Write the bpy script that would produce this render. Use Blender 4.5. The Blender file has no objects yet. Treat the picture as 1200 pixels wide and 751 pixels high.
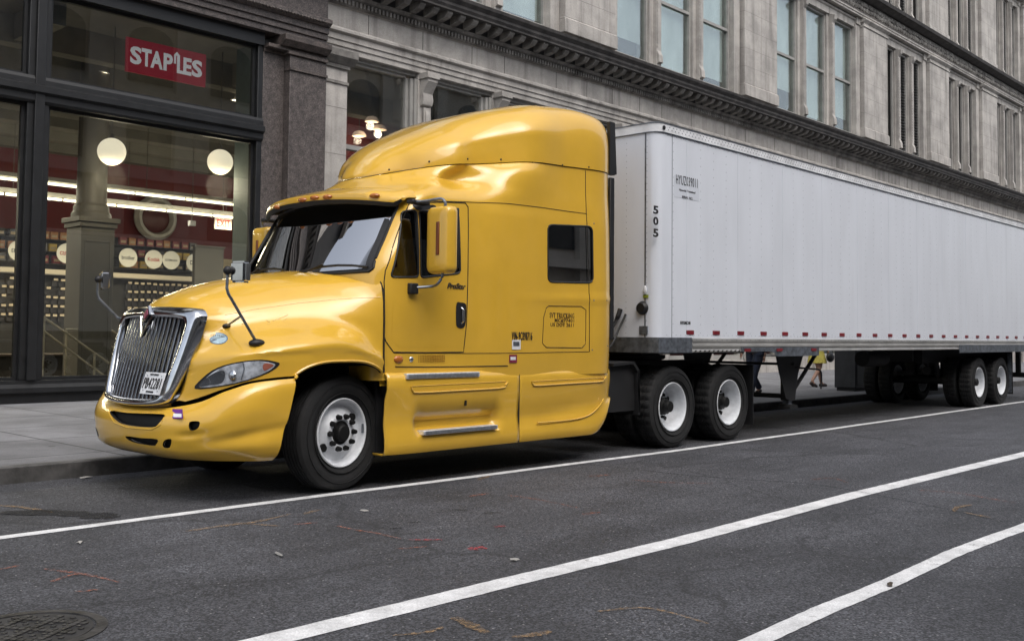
import bpy, bmesh, math, random
import numpy as np
from mathutils import Vector, Matrix
from mathutils.bvhtree import BVHTree
R = math.radians
S = bpy.context.scene
COL = S.collection
def DBG(*a): pass

# ------------------------------------------------------------------ camera
def norm(v): return v/np.linalg.norm(v)
FPX, CY, CX = 1176., 337., 600.
_vx = norm(np.array([1104., 403-CY, FPX]))
_up = np.array([250., -25000., FPX]); _up = norm(_up-_vx*(_up@_vx))
_vy = np.cross(_up, _vx)
if _vy[2] < 0: _vy = -_vy
CM = np.stack([_vx, _vy, _up])
CAM = np.array([0, -6.9, 1.4])
cam = bpy.data.cameras.new('camera'); camo = bpy.data.objects.new('camera', cam); COL.objects.link(camo)
rgt, upv, fwd = CM[:, 0], -CM[:, 1], CM[:, 2]
camo.matrix_world = Matrix(((rgt[0], upv[0], -fwd[0], CAM[0]), (rgt[1], upv[1], -fwd[1], CAM[1]), (rgt[2], upv[2], -fwd[2], CAM[2]), (0, 0, 0, 1)))
cam.sensor_width = 36; cam.lens = FPX/1200*36; cam.shift_y = (CY-375.5)/1200
cam.clip_start = .05; cam.clip_end = 2000
S.camera = camo
def ray(px, py):
    return CM @ np.array([px-CX, py-CY, FPX])
def at(px, py, X=None, Y=None, Z=None):          # measured photo point -> real point on a known plane
    d = ray(px, py)
    t = (Y-CAM[1])/d[1] if Y is not None else (X-CAM[0])/d[0] if X is not None else (Z-CAM[2])/d[2]
    return CAM+t*d

# ------------------------------------------------------------------ light
W = bpy.data.worlds.new('World'); S.world = W; W.use_nodes = True
nt = W.node_tree; nt.nodes.clear()
sky = nt.nodes.new('ShaderNodeTexSky'); sky.sky_type = 'NISHITA'; sky.sun_disc = False
SUN_EL, SUN_AZ = R(58), R(200)
sky.sun_elevation = SUN_EL; sky.sun_rotation = SUN_AZ; sky.dust_density = 3.5; sky.air_density = 1.0
hs = nt.nodes.new('ShaderNodeHueSaturation'); hs.inputs['Saturation'].default_value = .45
bg = nt.nodes.new('ShaderNodeBackground'); bg.inputs['Strength'].default_value = .15
wo = nt.nodes.new('ShaderNodeOutputWorld')
nt.links.new(sky.outputs[0], hs.inputs['Color']); nt.links.new(hs.outputs[0], bg.inputs[0]); nt.links.new(bg.outputs[0], wo.inputs[0])
sl = bpy.data.lights.new('sun', 'SUN'); sl.energy = .9; sl.angle = R(55); sl.color = (1, .96, .9)
so = bpy.data.objects.new('sun', sl); COL.objects.link(so)
sd = Vector((math.sin(SUN_AZ)*math.cos(SUN_EL), math.cos(SUN_AZ)*math.cos(SUN_EL), math.sin(SUN_EL)))
so.rotation_euler = sd.to_track_quat('Z', 'Y').to_euler(); so.location = (0, -10, 30)
S.view_settings.view_transform = 'Standard'; S.view_settings.look = 'None'
S.view_settings.exposure = .72; S.view_settings.gamma = 1
S.render.engine = 'CYCLES'
S.cycles.max_bounces = 8; S.cycles.transparent_max_bounces = 12

# ------------------------------------------------------------------ materials
def pmat(name, col, rough=.5, metal=0., var=.12, scale=3., bump=0., bscale=60., coat=0., spec=.5, col2=None, fleck=0., fscale=200., stretch=(1, 1, 1), streak=0.):
    m = bpy.data.materials.new(name); m.use_nodes = True
    n = m.node_tree; L = n.links.new; b = n.nodes['Principled BSDF']
    b.inputs['Roughness'].default_value = rough; b.inputs['Metallic'].default_value = metal
    b.inputs['Specular IOR Level'].default_value = spec
    if coat: b.inputs['Coat Weight'].default_value = coat; b.inputs['Coat Roughness'].default_value = .06
    tc = n.nodes.new('ShaderNodeTexCoord'); mp = n.nodes.new('ShaderNodeMapping'); mp.inputs['Scale'].default_value = stretch
    L(tc.outputs['Object'], mp.inputs[0])
    nz = n.nodes.new('ShaderNodeTexNoise'); nz.inputs['Scale'].default_value = scale; nz.inputs['Detail'].default_value = 6
    nz.inputs['Roughness'].default_value = .62
    L(mp.outputs[0], nz.inputs['Vector'])
    mx = n.nodes.new('ShaderNodeMix'); mx.data_type = 'RGBA'
    c = np.array(col)
    a2 = c*(1-var*1.6) if col2 is None else np.array(col2)
    mx.inputs['A'].default_value = (*a2, 1); mx.inputs['B'].default_value = (*np.minimum(c*(1+var), .95), 1)
    rp = n.nodes.new('ShaderNodeMapRange'); rp.inputs['From Min'].default_value = .35; rp.inputs['From Max'].default_value = .65
    L(nz.outputs['Fac'], rp.inputs['Value']); L(rp.outputs[0], mx.inputs['Factor'])
    out = mx.outputs['Result']
    if streak:                                    # rain staining: noise stretched along the vertical
        m2 = n.nodes.new('ShaderNodeMapping'); m2.inputs['Scale'].default_value = (3.2, 3.2, .22); L(tc.outputs['Object'], m2.inputs[0])
        n2 = n.nodes.new('ShaderNodeTexNoise'); n2.inputs['Scale'].default_value = 1.3; n2.inputs['Detail'].default_value = 5; L(m2.outputs[0], n2.inputs['Vector'])
        r2 = n.nodes.new('ShaderNodeMapRange'); r2.inputs['From Min'].default_value = .5; r2.inputs['From Max'].default_value = .72; r2.inputs['To Max'].default_value = streak
        L(n2.outputs['Fac'], r2.inputs['Value'])
        x2 = n.nodes.new('ShaderNodeMix'); x2.data_type = 'RGBA'; x2.inputs['B'].default_value = (.055, .045, .04, 1)
        L(out, x2.inputs['A']); L(r2.outputs[0], x2.inputs['Factor']); out = x2.outputs['Result']
    if fleck:
        v = n.nodes.new('ShaderNodeTexVoronoi'); v.inputs['Scale'].default_value = fscale; L(tc.outputs['Object'], v.inputs['Vector'])
        sp = n.nodes.new('ShaderNodeSeparateColor'); L(v.outputs['Color'], sp.inputs[0])
        r3 = n.nodes.new('ShaderNodeMapRange'); r3.inputs['From Min'].default_value = .3; r3.inputs['From Max'].default_value = 1.
        r3.inputs['To Min'].default_value = 1-fleck; r3.inputs['To Max'].default_value = 1+fleck*1.3; L(sp.outputs[0], r3.inputs['Value'])
        x3 = n.nodes.new('ShaderNodeVectorMath'); x3.operation = 'SCALE'; L(out, x3.inputs[0]); L(r3.outputs[0], x3.inputs['Scale']); out = x3.outputs[0]
    L(out, b.inputs['Base Color'])
    r4 = n.nodes.new('ShaderNodeMapRange'); r4.inputs['To Min'].default_value = rough*.8; r4.inputs['To Max'].default_value = min(rough*1.2, 1)
    L(nz.outputs['Fac'], r4.inputs['Value']); L(r4.outputs[0], b.inputs['Roughness'])
    if bump:
        bn = n.nodes.new('ShaderNodeTexNoise'); bn.inputs['Scale'].default_value = bscale; bn.inputs['Detail'].default_value = 4; L(mp.outputs[0], bn.inputs['Vector'])
        bp = n.nodes.new('ShaderNodeBump'); bp.inputs['Strength'].default_value = bump; bp.inputs['Distance'].default_value = .02
        L(bn.outputs['Fac'], bp.inputs['Height']); L(bp.outputs[0], b.inputs['Normal'])
    return m
def emat(name, col, st):
    m = bpy.data.materials.new(name); m.use_nodes = True; b = m.node_tree.nodes['Principled BSDF']
    b.inputs['Base Color'].default_value = (*col, 1); b.inputs['Emission Color'].default_value = (*col, 1); b.inputs['Emission Strength'].default_value = st
    return m
def gmat(name, tint, refl=(1, 1, 1), boost=1., rough=.01, base=.04):
    m = bpy.data.materials.new(name); m.use_nodes = True; n = m.node_tree; n.nodes.clear(); L = n.links.new
    o = n.nodes.new('ShaderNodeOutputMaterial'); mx = n.nodes.new('ShaderNodeMixShader')
    t = n.nodes.new('ShaderNodeBsdfTransparent'); t.inputs[0].default_value = (*tint, 1)
    g = n.nodes.new('ShaderNodeBsdfGlossy'); g.inputs[0].default_value = (*refl, 1); g.inputs['Roughness'].default_value = rough
    f = n.nodes.new('ShaderNodeLayerWeight'); f.inputs['Blend'].default_value = .35
    r = n.nodes.new('ShaderNodeMapRange'); r.inputs['To Min'].default_value = base; r.inputs['To Max'].default_value = boost
    L(f.outputs['Fresnel'], r.inputs['Value']); L(r.outputs[0], mx.inputs[0]); L(t.outputs[0], mx.inputs[1]); L(g.outputs[0], mx.inputs[2]); L(mx.outputs[0], o.inputs[0])
    return m
YEL = pmat('yellow_paint', (.68, .400, .038), .32, var=.03, scale=2.2, coat=1., spec=.4)
BLK = pmat('black_plastic', (.010, .010, .011), .55, var=.2, bump=.05)
CHS = pmat('chassis_black', (.010, .010, .011), .7, var=.3)
GAP = pmat('panel_gap', (.012, .009, .004), .8)
RUB = pmat('tyre_rubber', (.0115, .0115, .012), .78, var=.25, scale=8, bump=.1, bscale=30)
CHR = pmat('chrome', (.62, .63, .65), .10, metal=1, var=.08, scale=12)
DCHR = pmat('grille_chrome', (.42, .42, .44), .2, metal=1, var=.15, scale=14)
ALU = pmat('tread_aluminium', (.72, .73, .75), .42, metal=.6, var=.12, scale=30, bump=.3, bscale=120)
WHL = pmat('white_wheel_steel', (.70, .72, .75), .42, var=.12, scale=7)
GALV = pmat('galvanised_steel', (.20, .22, .25), .45, metal=.7, var=.25, scale=14)
RAIL = pmat('rail_aluminium', (.50, .49, .47), .38, metal=.55, var=.15, scale=5, stretch=(.3, 1, 1))
TRL = pmat('trailer_white_panel', (.69, .72, .78), .30, var=.03, scale=1.2, bump=.05, bscale=1.6, spec=.6, stretch=(1.6, 1.6, .5), streak=.03)
TRLF = pmat('trailer_front_panel', (.62, .65, .71), .4, var=.04, scale=2)
RIV = pmat('rivet', (.30, .32, .36), .4, metal=.6)
AMB = pmat('amber_lens', (.42, .13, .02), .25, coat=.5)
REDL = pmat('red_reflector', (.20, .012, .02), .3, coat=.5)
WHT = pmat('white_label', (.72, .73, .75), .5)
INK = pmat('black_ink', (.012, .012, .014), .6)
LAMPG = gmat('headlamp_glass', (.9, .92, .94), boost=.5, base=.05)
WSG = gmat('tinted_windshield', (.40, .46, .45), boost=.6, base=.035)
SWG = gmat('dark_side_glass', (.10, .11, .12), boost=.35, base=.04)
STG = gmat('store_glass', (.84, .86, .85), boost=.8, base=.03)
UPG = gmat('upper_window_glass', (.84, .88, .87), boost=.42, base=.05)
RUBB = pmat('window_rubber', (.01, .01, .01), .5)
GRAN = pmat('brown_granite', (.092, .076, .070), .55, var=.25, scale=9, fleck=.45, fscale=90, bump=.1)
GRAND = pmat('dark_granite_trim', (.085, .068, .060), .6, var=.3, scale=6, fleck=.35, fscale=90)
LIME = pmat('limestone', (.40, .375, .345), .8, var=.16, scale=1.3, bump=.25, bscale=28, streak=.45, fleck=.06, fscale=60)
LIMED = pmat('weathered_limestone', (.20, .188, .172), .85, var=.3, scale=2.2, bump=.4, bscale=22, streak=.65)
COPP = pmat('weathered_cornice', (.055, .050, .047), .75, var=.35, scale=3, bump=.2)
IRON = pmat('black_iron_frame', (.006, .0065, .0075), .5, var=.25, scale=5, bump=.08)
WFR = pmat('grey_window_frame', (.30, .29, .27), .6, var=.1)
BLIND = pmat('pale_blind', (.66, .70, .68), .8, var=.16, scale=.9, stretch=(1, 1, .4))
DARK = pmat('dark_interior', (.012, .012, .013), .8)
REDW = pmat('red_wall', (.14, .018, .020), .7, var=.06)
OLV = pmat('column_paint', (.105, .096, .080), .55, var=.06)
CEIL = pmat('store_ceiling', (.15, .14, .12), .8, var=.1)
GLOB = emat('lamp_globe', (1., .88, .66), .62)
TUBE = emat('tube_lamp', (1., .9, .66), 2.6)
REDS = emat('sign_red', (.33, .005, .022), .10)  # slight glow put in to keep the sign board vivid behind the glass
SKIN = pmat('skin', (.38, .22, .155), .5, var=.05)
# ------------------------------------------------------------------ object helpers
def tag(o, label=None, cat=None, group=None, kind=None):
    if label: o['label'] = label
    if cat: o['category'] = cat
    if group: o['group'] = group
    if kind: o['kind'] = kind
    return o
def empty(name, loc=(0, 0, 0), label=None, cat=None, group=None):
    o = bpy.data.objects.new(name, None); COL.objects.link(o); o.location = loc
    o.matrix_world = Matrix.Translation(loc)
    return tag(o, label, cat, group)
def setpar(o, p):
    o.parent = p
    mw = Matrix.Identity(4); q = p; chain = []
    while q: chain.append(q); q = q.parent
    for q in reversed(chain): mw = mw @ q.matrix_parent_inverse @ Matrix.Translation(q.location) if q.rotation_euler[:] == (0, 0, 0) else mw @ q.matrix_parent_inverse @ Matrix.LocRotScale(q.location, q.rotation_euler, None)
    o.matrix_parent_inverse = mw.inverted()
def obj(name, bm, mat, parent=None, bevel=0., sharp=35, smooth=True):
    me = bpy.data.meshes.new(name)
    if isinstance(bm, bmesh.types.BMesh):
        bmesh.ops.recalc_face_normals(bm, faces=bm.faces[:]); bm.to_mesh(me); bm.free()
    else:
        me = bm; me.name = name
    mats = mat if isinstance(mat, (list, tuple)) else [mat]
    me.materials.clear()
    for m in mats: me.materials.append(m)
    if smooth and len(me.polygons):
        me.shade_smooth(); me.set_sharp_from_angle(angle=R(sharp))
    o = bpy.data.objects.new(name, me); COL.objects.link(o)
    if bevel:
        b = o.modifiers.new('bevel', 'BEVEL'); b.width = bevel; b.segments = 2; b.limit_method = 'ANGLE'; b.angle_limit = R(40)
    if parent: setpar(o, parent)
    return o
def evalmesh(o):
    bpy.context.view_layer.update()
    dg = bpy.context.evaluated_depsgraph_get()
    return bpy.data.meshes.new_from_object(o.evaluated_get(dg), depsgraph=dg)
def B(): return bmesh.new()
def box(bm, x0, x1, y0, y1, z0, z1):
    v = [bm.verts.new(p) for p in ((x0, y0, z0), (x1, y0, z0), (x1, y1, z0), (x0, y1, z0), (x0, y0, z1), (x1, y0, z1), (x1, y1, z1), (x0, y1, z1))]
    for f in ((0, 3, 2, 1), (4, 5, 6, 7), (0, 1, 5, 4), (1, 2, 6, 5), (2, 3, 7, 6), (3, 0, 4, 7)): bm.faces.new([v[i] for i in f])
    return bm
def bx(*a): return box(B(), *a)
def prism(bm, pts, axis, a0, a1):        # polygon pts in the two other axes, extruded
    def P(u, v, a): return {'x': (a, u, v), 'y': (u, a, v), 'z': (u, v, a)}[axis]
    A = [bm.verts.new(P(u, v, a0)) for u, v in pts]; C = [bm.verts.new(P(u, v, a1)) for u, v in pts]
    bm.faces.new(A); bm.faces.new(C[::-1]); n = len(pts)
    for i in range(n): bm.faces.new((A[i], A[(i+1) % n], C[(i+1) % n], C[i]))
    return bm
def tube(bm, pts, r, seg=8, caps=True, rs=None):
    pts = [Vector(p) for p in pts]; rings = []
    for i, p in enumerate(pts):
        t = (pts[min(i+1, len(pts)-1)]-pts[max(i-1, 0)]).normalized()
        a = t.cross(Vector((0, 0, 1)) if abs(t.z) < .9 else Vector((1, 0, 0))).normalized(); b = t.cross(a)
        rr = rs[i] if rs else r
        rings.append([bm.verts.new(p+(a*math.cos(k*2*math.pi/seg)+b*math.sin(k*2*math.pi/seg))*rr) for k in range(seg)])
    for A, C in zip(rings, rings[1:]):
        for k in range(seg): bm.faces.new((A[k], A[(k+1) % seg], C[(k+1) % seg], C[k]))
    if caps: bm.faces.new(rings[0]); bm.faces.new(rings[-1][::-1])
    return bm
def lathe(bm, prof, c, axis='y', seg=48, close=True):    # prof (r, a)
    c = Vector(c); rings = []
    for r, a in prof:
        ring = []
        for k in range(seg):
            t = 2*math.pi*k/seg; u, v = r*math.cos(t), r*math.sin(t)
            ring.append(bm.verts.new(c+Vector({'y': (u, a, v), 'x': (a, u, v), 'z': (u, v, a)}[axis])))
        rings.append(ring)
    for A, C in zip(rings, rings[1:]):
        for k in range(seg): bm.faces.new((A[k], A[(k+1) % seg], C[(k+1) % seg], C[k]))
    if close:
        if prof[0][0] > 1e-4: bm.faces.new(rings[0])
        if prof[-1][0] > 1e-4: bm.faces.new(rings[-1][::-1])
    return bm
def sphere(bm, c, r, u=16, v=10, sx=1, sy=1, sz=1):
    bmesh.ops.create_uvsphere(bm, u_segments=u, v_segments=v, radius=r, matrix=Matrix.Translation(c) @ Matrix.Diagonal((sx, sy, sz, 1)))
    return bm
def text(name, s, w, h, loc, rot, mat, parent=None, bold=0., depth=.002, spacing=1., align='LEFT', shear=0.):
    cu = bpy.data.curves.new(name, 'FONT'); cu.body = s; cu.size = 1; cu.extrude = .002; cu.offset = bold; cu.space_character = spacing
    cu.align_x = align; cu.resolution_u = 3; cu.shear = shear
    o = bpy.data.objects.new(name, cu); COL.objects.link(o); me = evalmesh(o); bpy.data.objects.remove(o)
    co = np.array([v.co[:] for v in me.vertices]); mn, mx = co.min(0), co.max(0)
    M = Matrix.Translation(loc) @ Matrix(rot)
    for v in me.vertices:
        p = v.co; q = Vector(((p.x-mn[0])/(mx[0]-mn[0])*w, (p.y-mn[1])/(mx[1]-mn[1])*h, p.z/.002*depth))
        v.co = M @ q
    return obj(name, me, mat, parent, smooth=False)
FACE_Y = ((1, 0, 0, 0), (0, 0, -1, 0), (0, 1, 0, 0), (0, 0, 0, 1))     # text faces -Y, reads along +X
FACE_X = ((0, 0, -1, 0), (-1, 0, 0, 0), (0, 1, 0, 0), (0, 0, 0, 1))     # text faces -X, reads along -Y
def boolean(o, cutter_bm, op='DIFFERENCE', mat=None):
    c = obj('cutter', cutter_bm, [BLK, BLK], smooth=False)
    for f in c.data.polygons: f.material_index = 1
    m = o.modifiers.new('b', 'BOOLEAN'); m.object = c; m.operation = op; m.solver = 'EXACT'
    n0 = len(o.data.polygons)
    me = evalmesh(o)
    if len(me.polygons) < n0*.3:
        for kw in ({'use_hole_tolerant': True}, {'use_self': True}, {'use_hole_tolerant': True, 'use_self': True}, {'solver': 'FAST'}):
            m.use_hole_tolerant = False; m.use_self = False
            for k, v in kw.items(): setattr(m, k, v)
            me = evalmesh(o); DBG('retry', o.name, kw, n0, len(me.polygons))
            if len(me.polygons) > n0*.3: break
    o.modifiers.clear(); old = o.data; o.data = me
    me.name = old.name
    bpy.data.objects.remove(c)
    me.shade_smooth(); me.set_sharp_from_angle(angle=R(35))
    return o
def copy_tree(o, parent=None):
    c = o.copy(); COL.objects.link(c)
    if parent: c.parent = parent
    for ch in [q for q in COL.objects if q.parent == o]: copy_tree(ch, c)
    return c
# ---- smooth interpolation
def pchip(x, y, xq):
    x = np.asarray(x, float); y = np.asarray(y, float); h = np.diff(x); d = np.diff(y)/h
    m = np.zeros(len(x)); m[0], m[-1] = d[0], d[-1]
    for i in range(1, len(x)-1):
        if d[i-1]*d[i] > 0:
            w1, w2 = 2*h[i]+h[i-1], h[i]+2*h[i-1]; m[i] = (w1+w2)/(w1/d[i-1]+w2/d[i])
    i = np.clip(np.searchsorted(x, xq)-1, 0, len(x)-2); t = (xq-x[i])/h[i]
    return (2*t**3-3*t**2+1)*y[i]+(t**3-2*t**2+t)*h[i]*m[i]+(-2*t**3+3*t**2)*y[i+1]+(t**3-t**2)*h[i]*m[i+1]
def crom(P, n):                       # chord-length Catmull-Rom through P (k,2), n samples per span
    P = np.asarray(P, float); L = np.maximum(np.linalg.norm(np.diff(P, axis=0), axis=1), 1e-4)**.75
    T = np.concatenate([[0], np.cumsum(L)]); m = np.zeros_like(P)
    for i in range(len(P)):
        if i == 0: m[i] = (P[1]-P[0])/L[0]
        elif i == len(P)-1: m[i] = (P[-1]-P[-2])/L[-1]
        else:
            a = (P[i]-P[i-1])/L[i-1]; b = (P[i+1]-P[i])/L[i]; m[i] = (a*L[i]+b*L[i-1])/(L[i-1]+L[i])
    out = []
    for i in range(len(P)-1):
        for k in range(n[i] if isinstance(n, (list, tuple)) else n):
            t = k/(n[i] if isinstance(n, (list, tuple)) else n); h = L[i]
            out.append((2*t**3-3*t**2+1)*P[i]+(t**3-2*t**2+t)*h*m[i]+(-2*t**3+3*t**2)*P[i+1]+(t**3-t**2)*h*m[i+1])
    out.append(P[-1]); return np.array(out)
YC = 1.22                              # centre line of the vehicles
def slice_loft(slices, nring, zs, close_back=True, fn=None, cap_top=True, cap_bottom=True):
    """slices: [(z, [(x, d), ...])] control outlines of the near half; mirrored about YC."""
    zc = [s[0] for s in slices]; C = np.array([s[1] for s in slices])
    rows = []
    for z in zs:
        ctl = np.array([[pchip(zc, C[:, k, 0], z), pchip(zc, C[:, k, 1], z)] for k in range(C.shape[1])])
        half = crom(ctl, nring); half[:, 1] = np.maximum(half[:, 1], 0)
        half[0, 1] = 0
        if close_back: half[-1, 1] = 0
        if fn: half = np.array([fn(x, d, z) for x, d in half])
        rows.append(half)
    bm = B(); vr = []
    for z, half in zip(zs, rows):
        near = [(x, YC-d, z) for x, d in half]; far = [(x, YC+d, z) for x, d in half[::-1]]
        pts = near+(far[1:-1] if close_back else far[:-1])
        if not close_back: pts = [(x, YC+d, z) for x, d in half[::-1]][:-1]+near
        vr.append([bm.verts.new(p) for p in pts])
    n = len(vr[0])
    for A, D in zip(vr, vr[1:]):
        for k in range(n if close_back else n-1): bm.faces.new((A[k], A[(k+1) % n], D[(k+1) % n], D[k]))
    if close_back:
        if cap_bottom: bm.faces.new(vr[0][::-1])
        if cap_top: bm.faces.new(vr[-1])
    bmesh.ops.remove_doubles(bm, verts=bm.verts[:], dist=.0004)
    bmesh.ops.recalc_face_normals(bm, faces=bm.faces[:])
    return bm
def pick(bvh, px, py):                 # measured photo point -> point on a modelled surface
    h = bvh.ray_cast(Vector(CAM), Vector(ray(px, py)).normalized())
    return h[0] if h[0] else None
def picks(bvh, pts):
    return [q for q in (pick(bvh, *p) for p in pts) if q]
def resample(P, step, closed=False):
    P = [Vector(p) for p in P]
    if closed: P = P+[P[0]]
    out = []
    for a, b in zip(P, P[1:]):
        n = max(1, int((b-a).length/step))
        out += [a+(b-a)*k/n for k in range(n)]
    if not closed: out.append(P[-1])
    return out
def smooth_path(P, closed=False, n=5):
    P = [Vector(p) for p in P]; out = []; N = len(P)
    for i in range(N if closed else N-1):
        p1, p2 = P[i], P[(i+1) % N]
        p0 = P[(i-1) % N] if (closed or i) else p1; p3 = P[(i+2) % N] if (closed or i < N-2) else p2
        for k in range(n):
            t = k/n
            out.append(.5*((2*p1)+(p2-p0)*t+(2*p0-5*p1+4*p2-p3)*t*t+(3*p1-p0-3*p2+p3)*t**3))
    if not closed: out.append(P[-1])
    return out
def roundpoly(pts, r, n=5):
    out = []; N = len(pts)
    for i in range(N):
        p, a, b = Vector(pts[i]), Vector(pts[i-1]), Vector(pts[(i+1) % N])
        u, v = (a-p), (b-p); rr = min(r, u.length*.45, v.length*.45); s, e = p+u.normalized()*rr, p+v.normalized()*rr
        for k in range(n+1):
            t = k/n; out.append(tuple((1-t)**2*s+2*t*(1-t)*p+t*t*e))
    return out
def mir(p): return Vector((p[0], 2*YC-p[1], p[2]))
def ribbon(name, P, r, mat, parent, closed=False, axis=None, bvh=None, off=0., both=True):
    """thin bead following a surface; axis = direction cast along to stay on it"""
    P = resample(P, .03, closed); Q = []
    for p in P:
        if bvh is not None:
            a = Vector(axis); h = bvh.ray_cast(p-a*1.5, a)
            if h[0]: p = h[0]-a*off
        Q.append(p)
    if closed: Q.append(Q[0])
    bm = tube(B(), Q, r, 6)
    if both: tube(bm, [mir(q) for q in Q], r, 6)
    return obj(name, bm, mat, parent)
def patch(bm, outline, axis, bvh, off=0., rings=8, flip=False, m=0, thick=0.):
    """fills a star-shaped outline with a sheet lying on the surface behind it (cast along axis)"""
    a = Vector(axis); P = resample(outline, .05, True); c = sum(P, Vector())/len(P); rows = []
    for k in range(rings+1):
        s = k/rings; row = []
        for p in (P if k else [c]):
            q = c+(p-c)*s; h = bvh.ray_cast(q-a*1.5, a)
            q = (h[0] if h[0] else q)-a*off
            if flip: q = mir(q)
            row.append(bm.verts.new(q))
        rows.append(row)
    n = len(P)
    for k in range(n):
        f = bm.faces.new((rows[0][0], rows[1][k], rows[1][(k+1) % n])); f.material_index = m
    for A, D in zip(rows[1:], rows[2:]):
        for k in range(n):
            f = bm.faces.new((A[k], A[(k+1) % n], D[(k+1) % n], D[k])); f.material_index = m
    return bm
def inset(P, k):
    c = sum((Vector(p) for p in P), Vector())/len(P); return [c+(Vector(p)-c)*k for p in P]
def split_sides(root):
    """parts modelled for both sides of the vehicle become one object per side"""
    def kids(o): return [q for q in COL.objects if q.parent == o]
    def walk(o, farpar):
        far = None
        if o.type == 'MESH' and len(o.data.vertices):
            me = o.data; ys = np.empty(len(me.vertices)*3); me.vertices.foreach_get('co', ys); ys = ys[1::3]
            if o.location.length < 1e-6 and ys.min() < YC-.45 and ys.max() > YC+.45 and not (np.abs(ys-YC) < .42).any():
                def half(keep_far):
                    bm = bmesh.new(); bm.from_mesh(me); bmesh.ops.delete(bm, geom=[v for v in bm.verts if (v.co.y > YC) != keep_far], context='VERTS')
                    m = me.copy(); bm.to_mesh(m); bm.free(); m.name = me.name; return m
                nm, fm = half(False), half(True)
                far = o.copy(); COL.objects.link(far); far.data = fm; o.data = nm
                if farpar: far.parent = farpar
            elif farpar and ys.min() > YC: o.parent = farpar
        for k in kids(o):
            if k is not far: walk(k, far)
    for k in kids(root):
        if k.type == 'MESH': walk(k, None)
exec_parts = []
G = .03                                # level of the road surface

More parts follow.
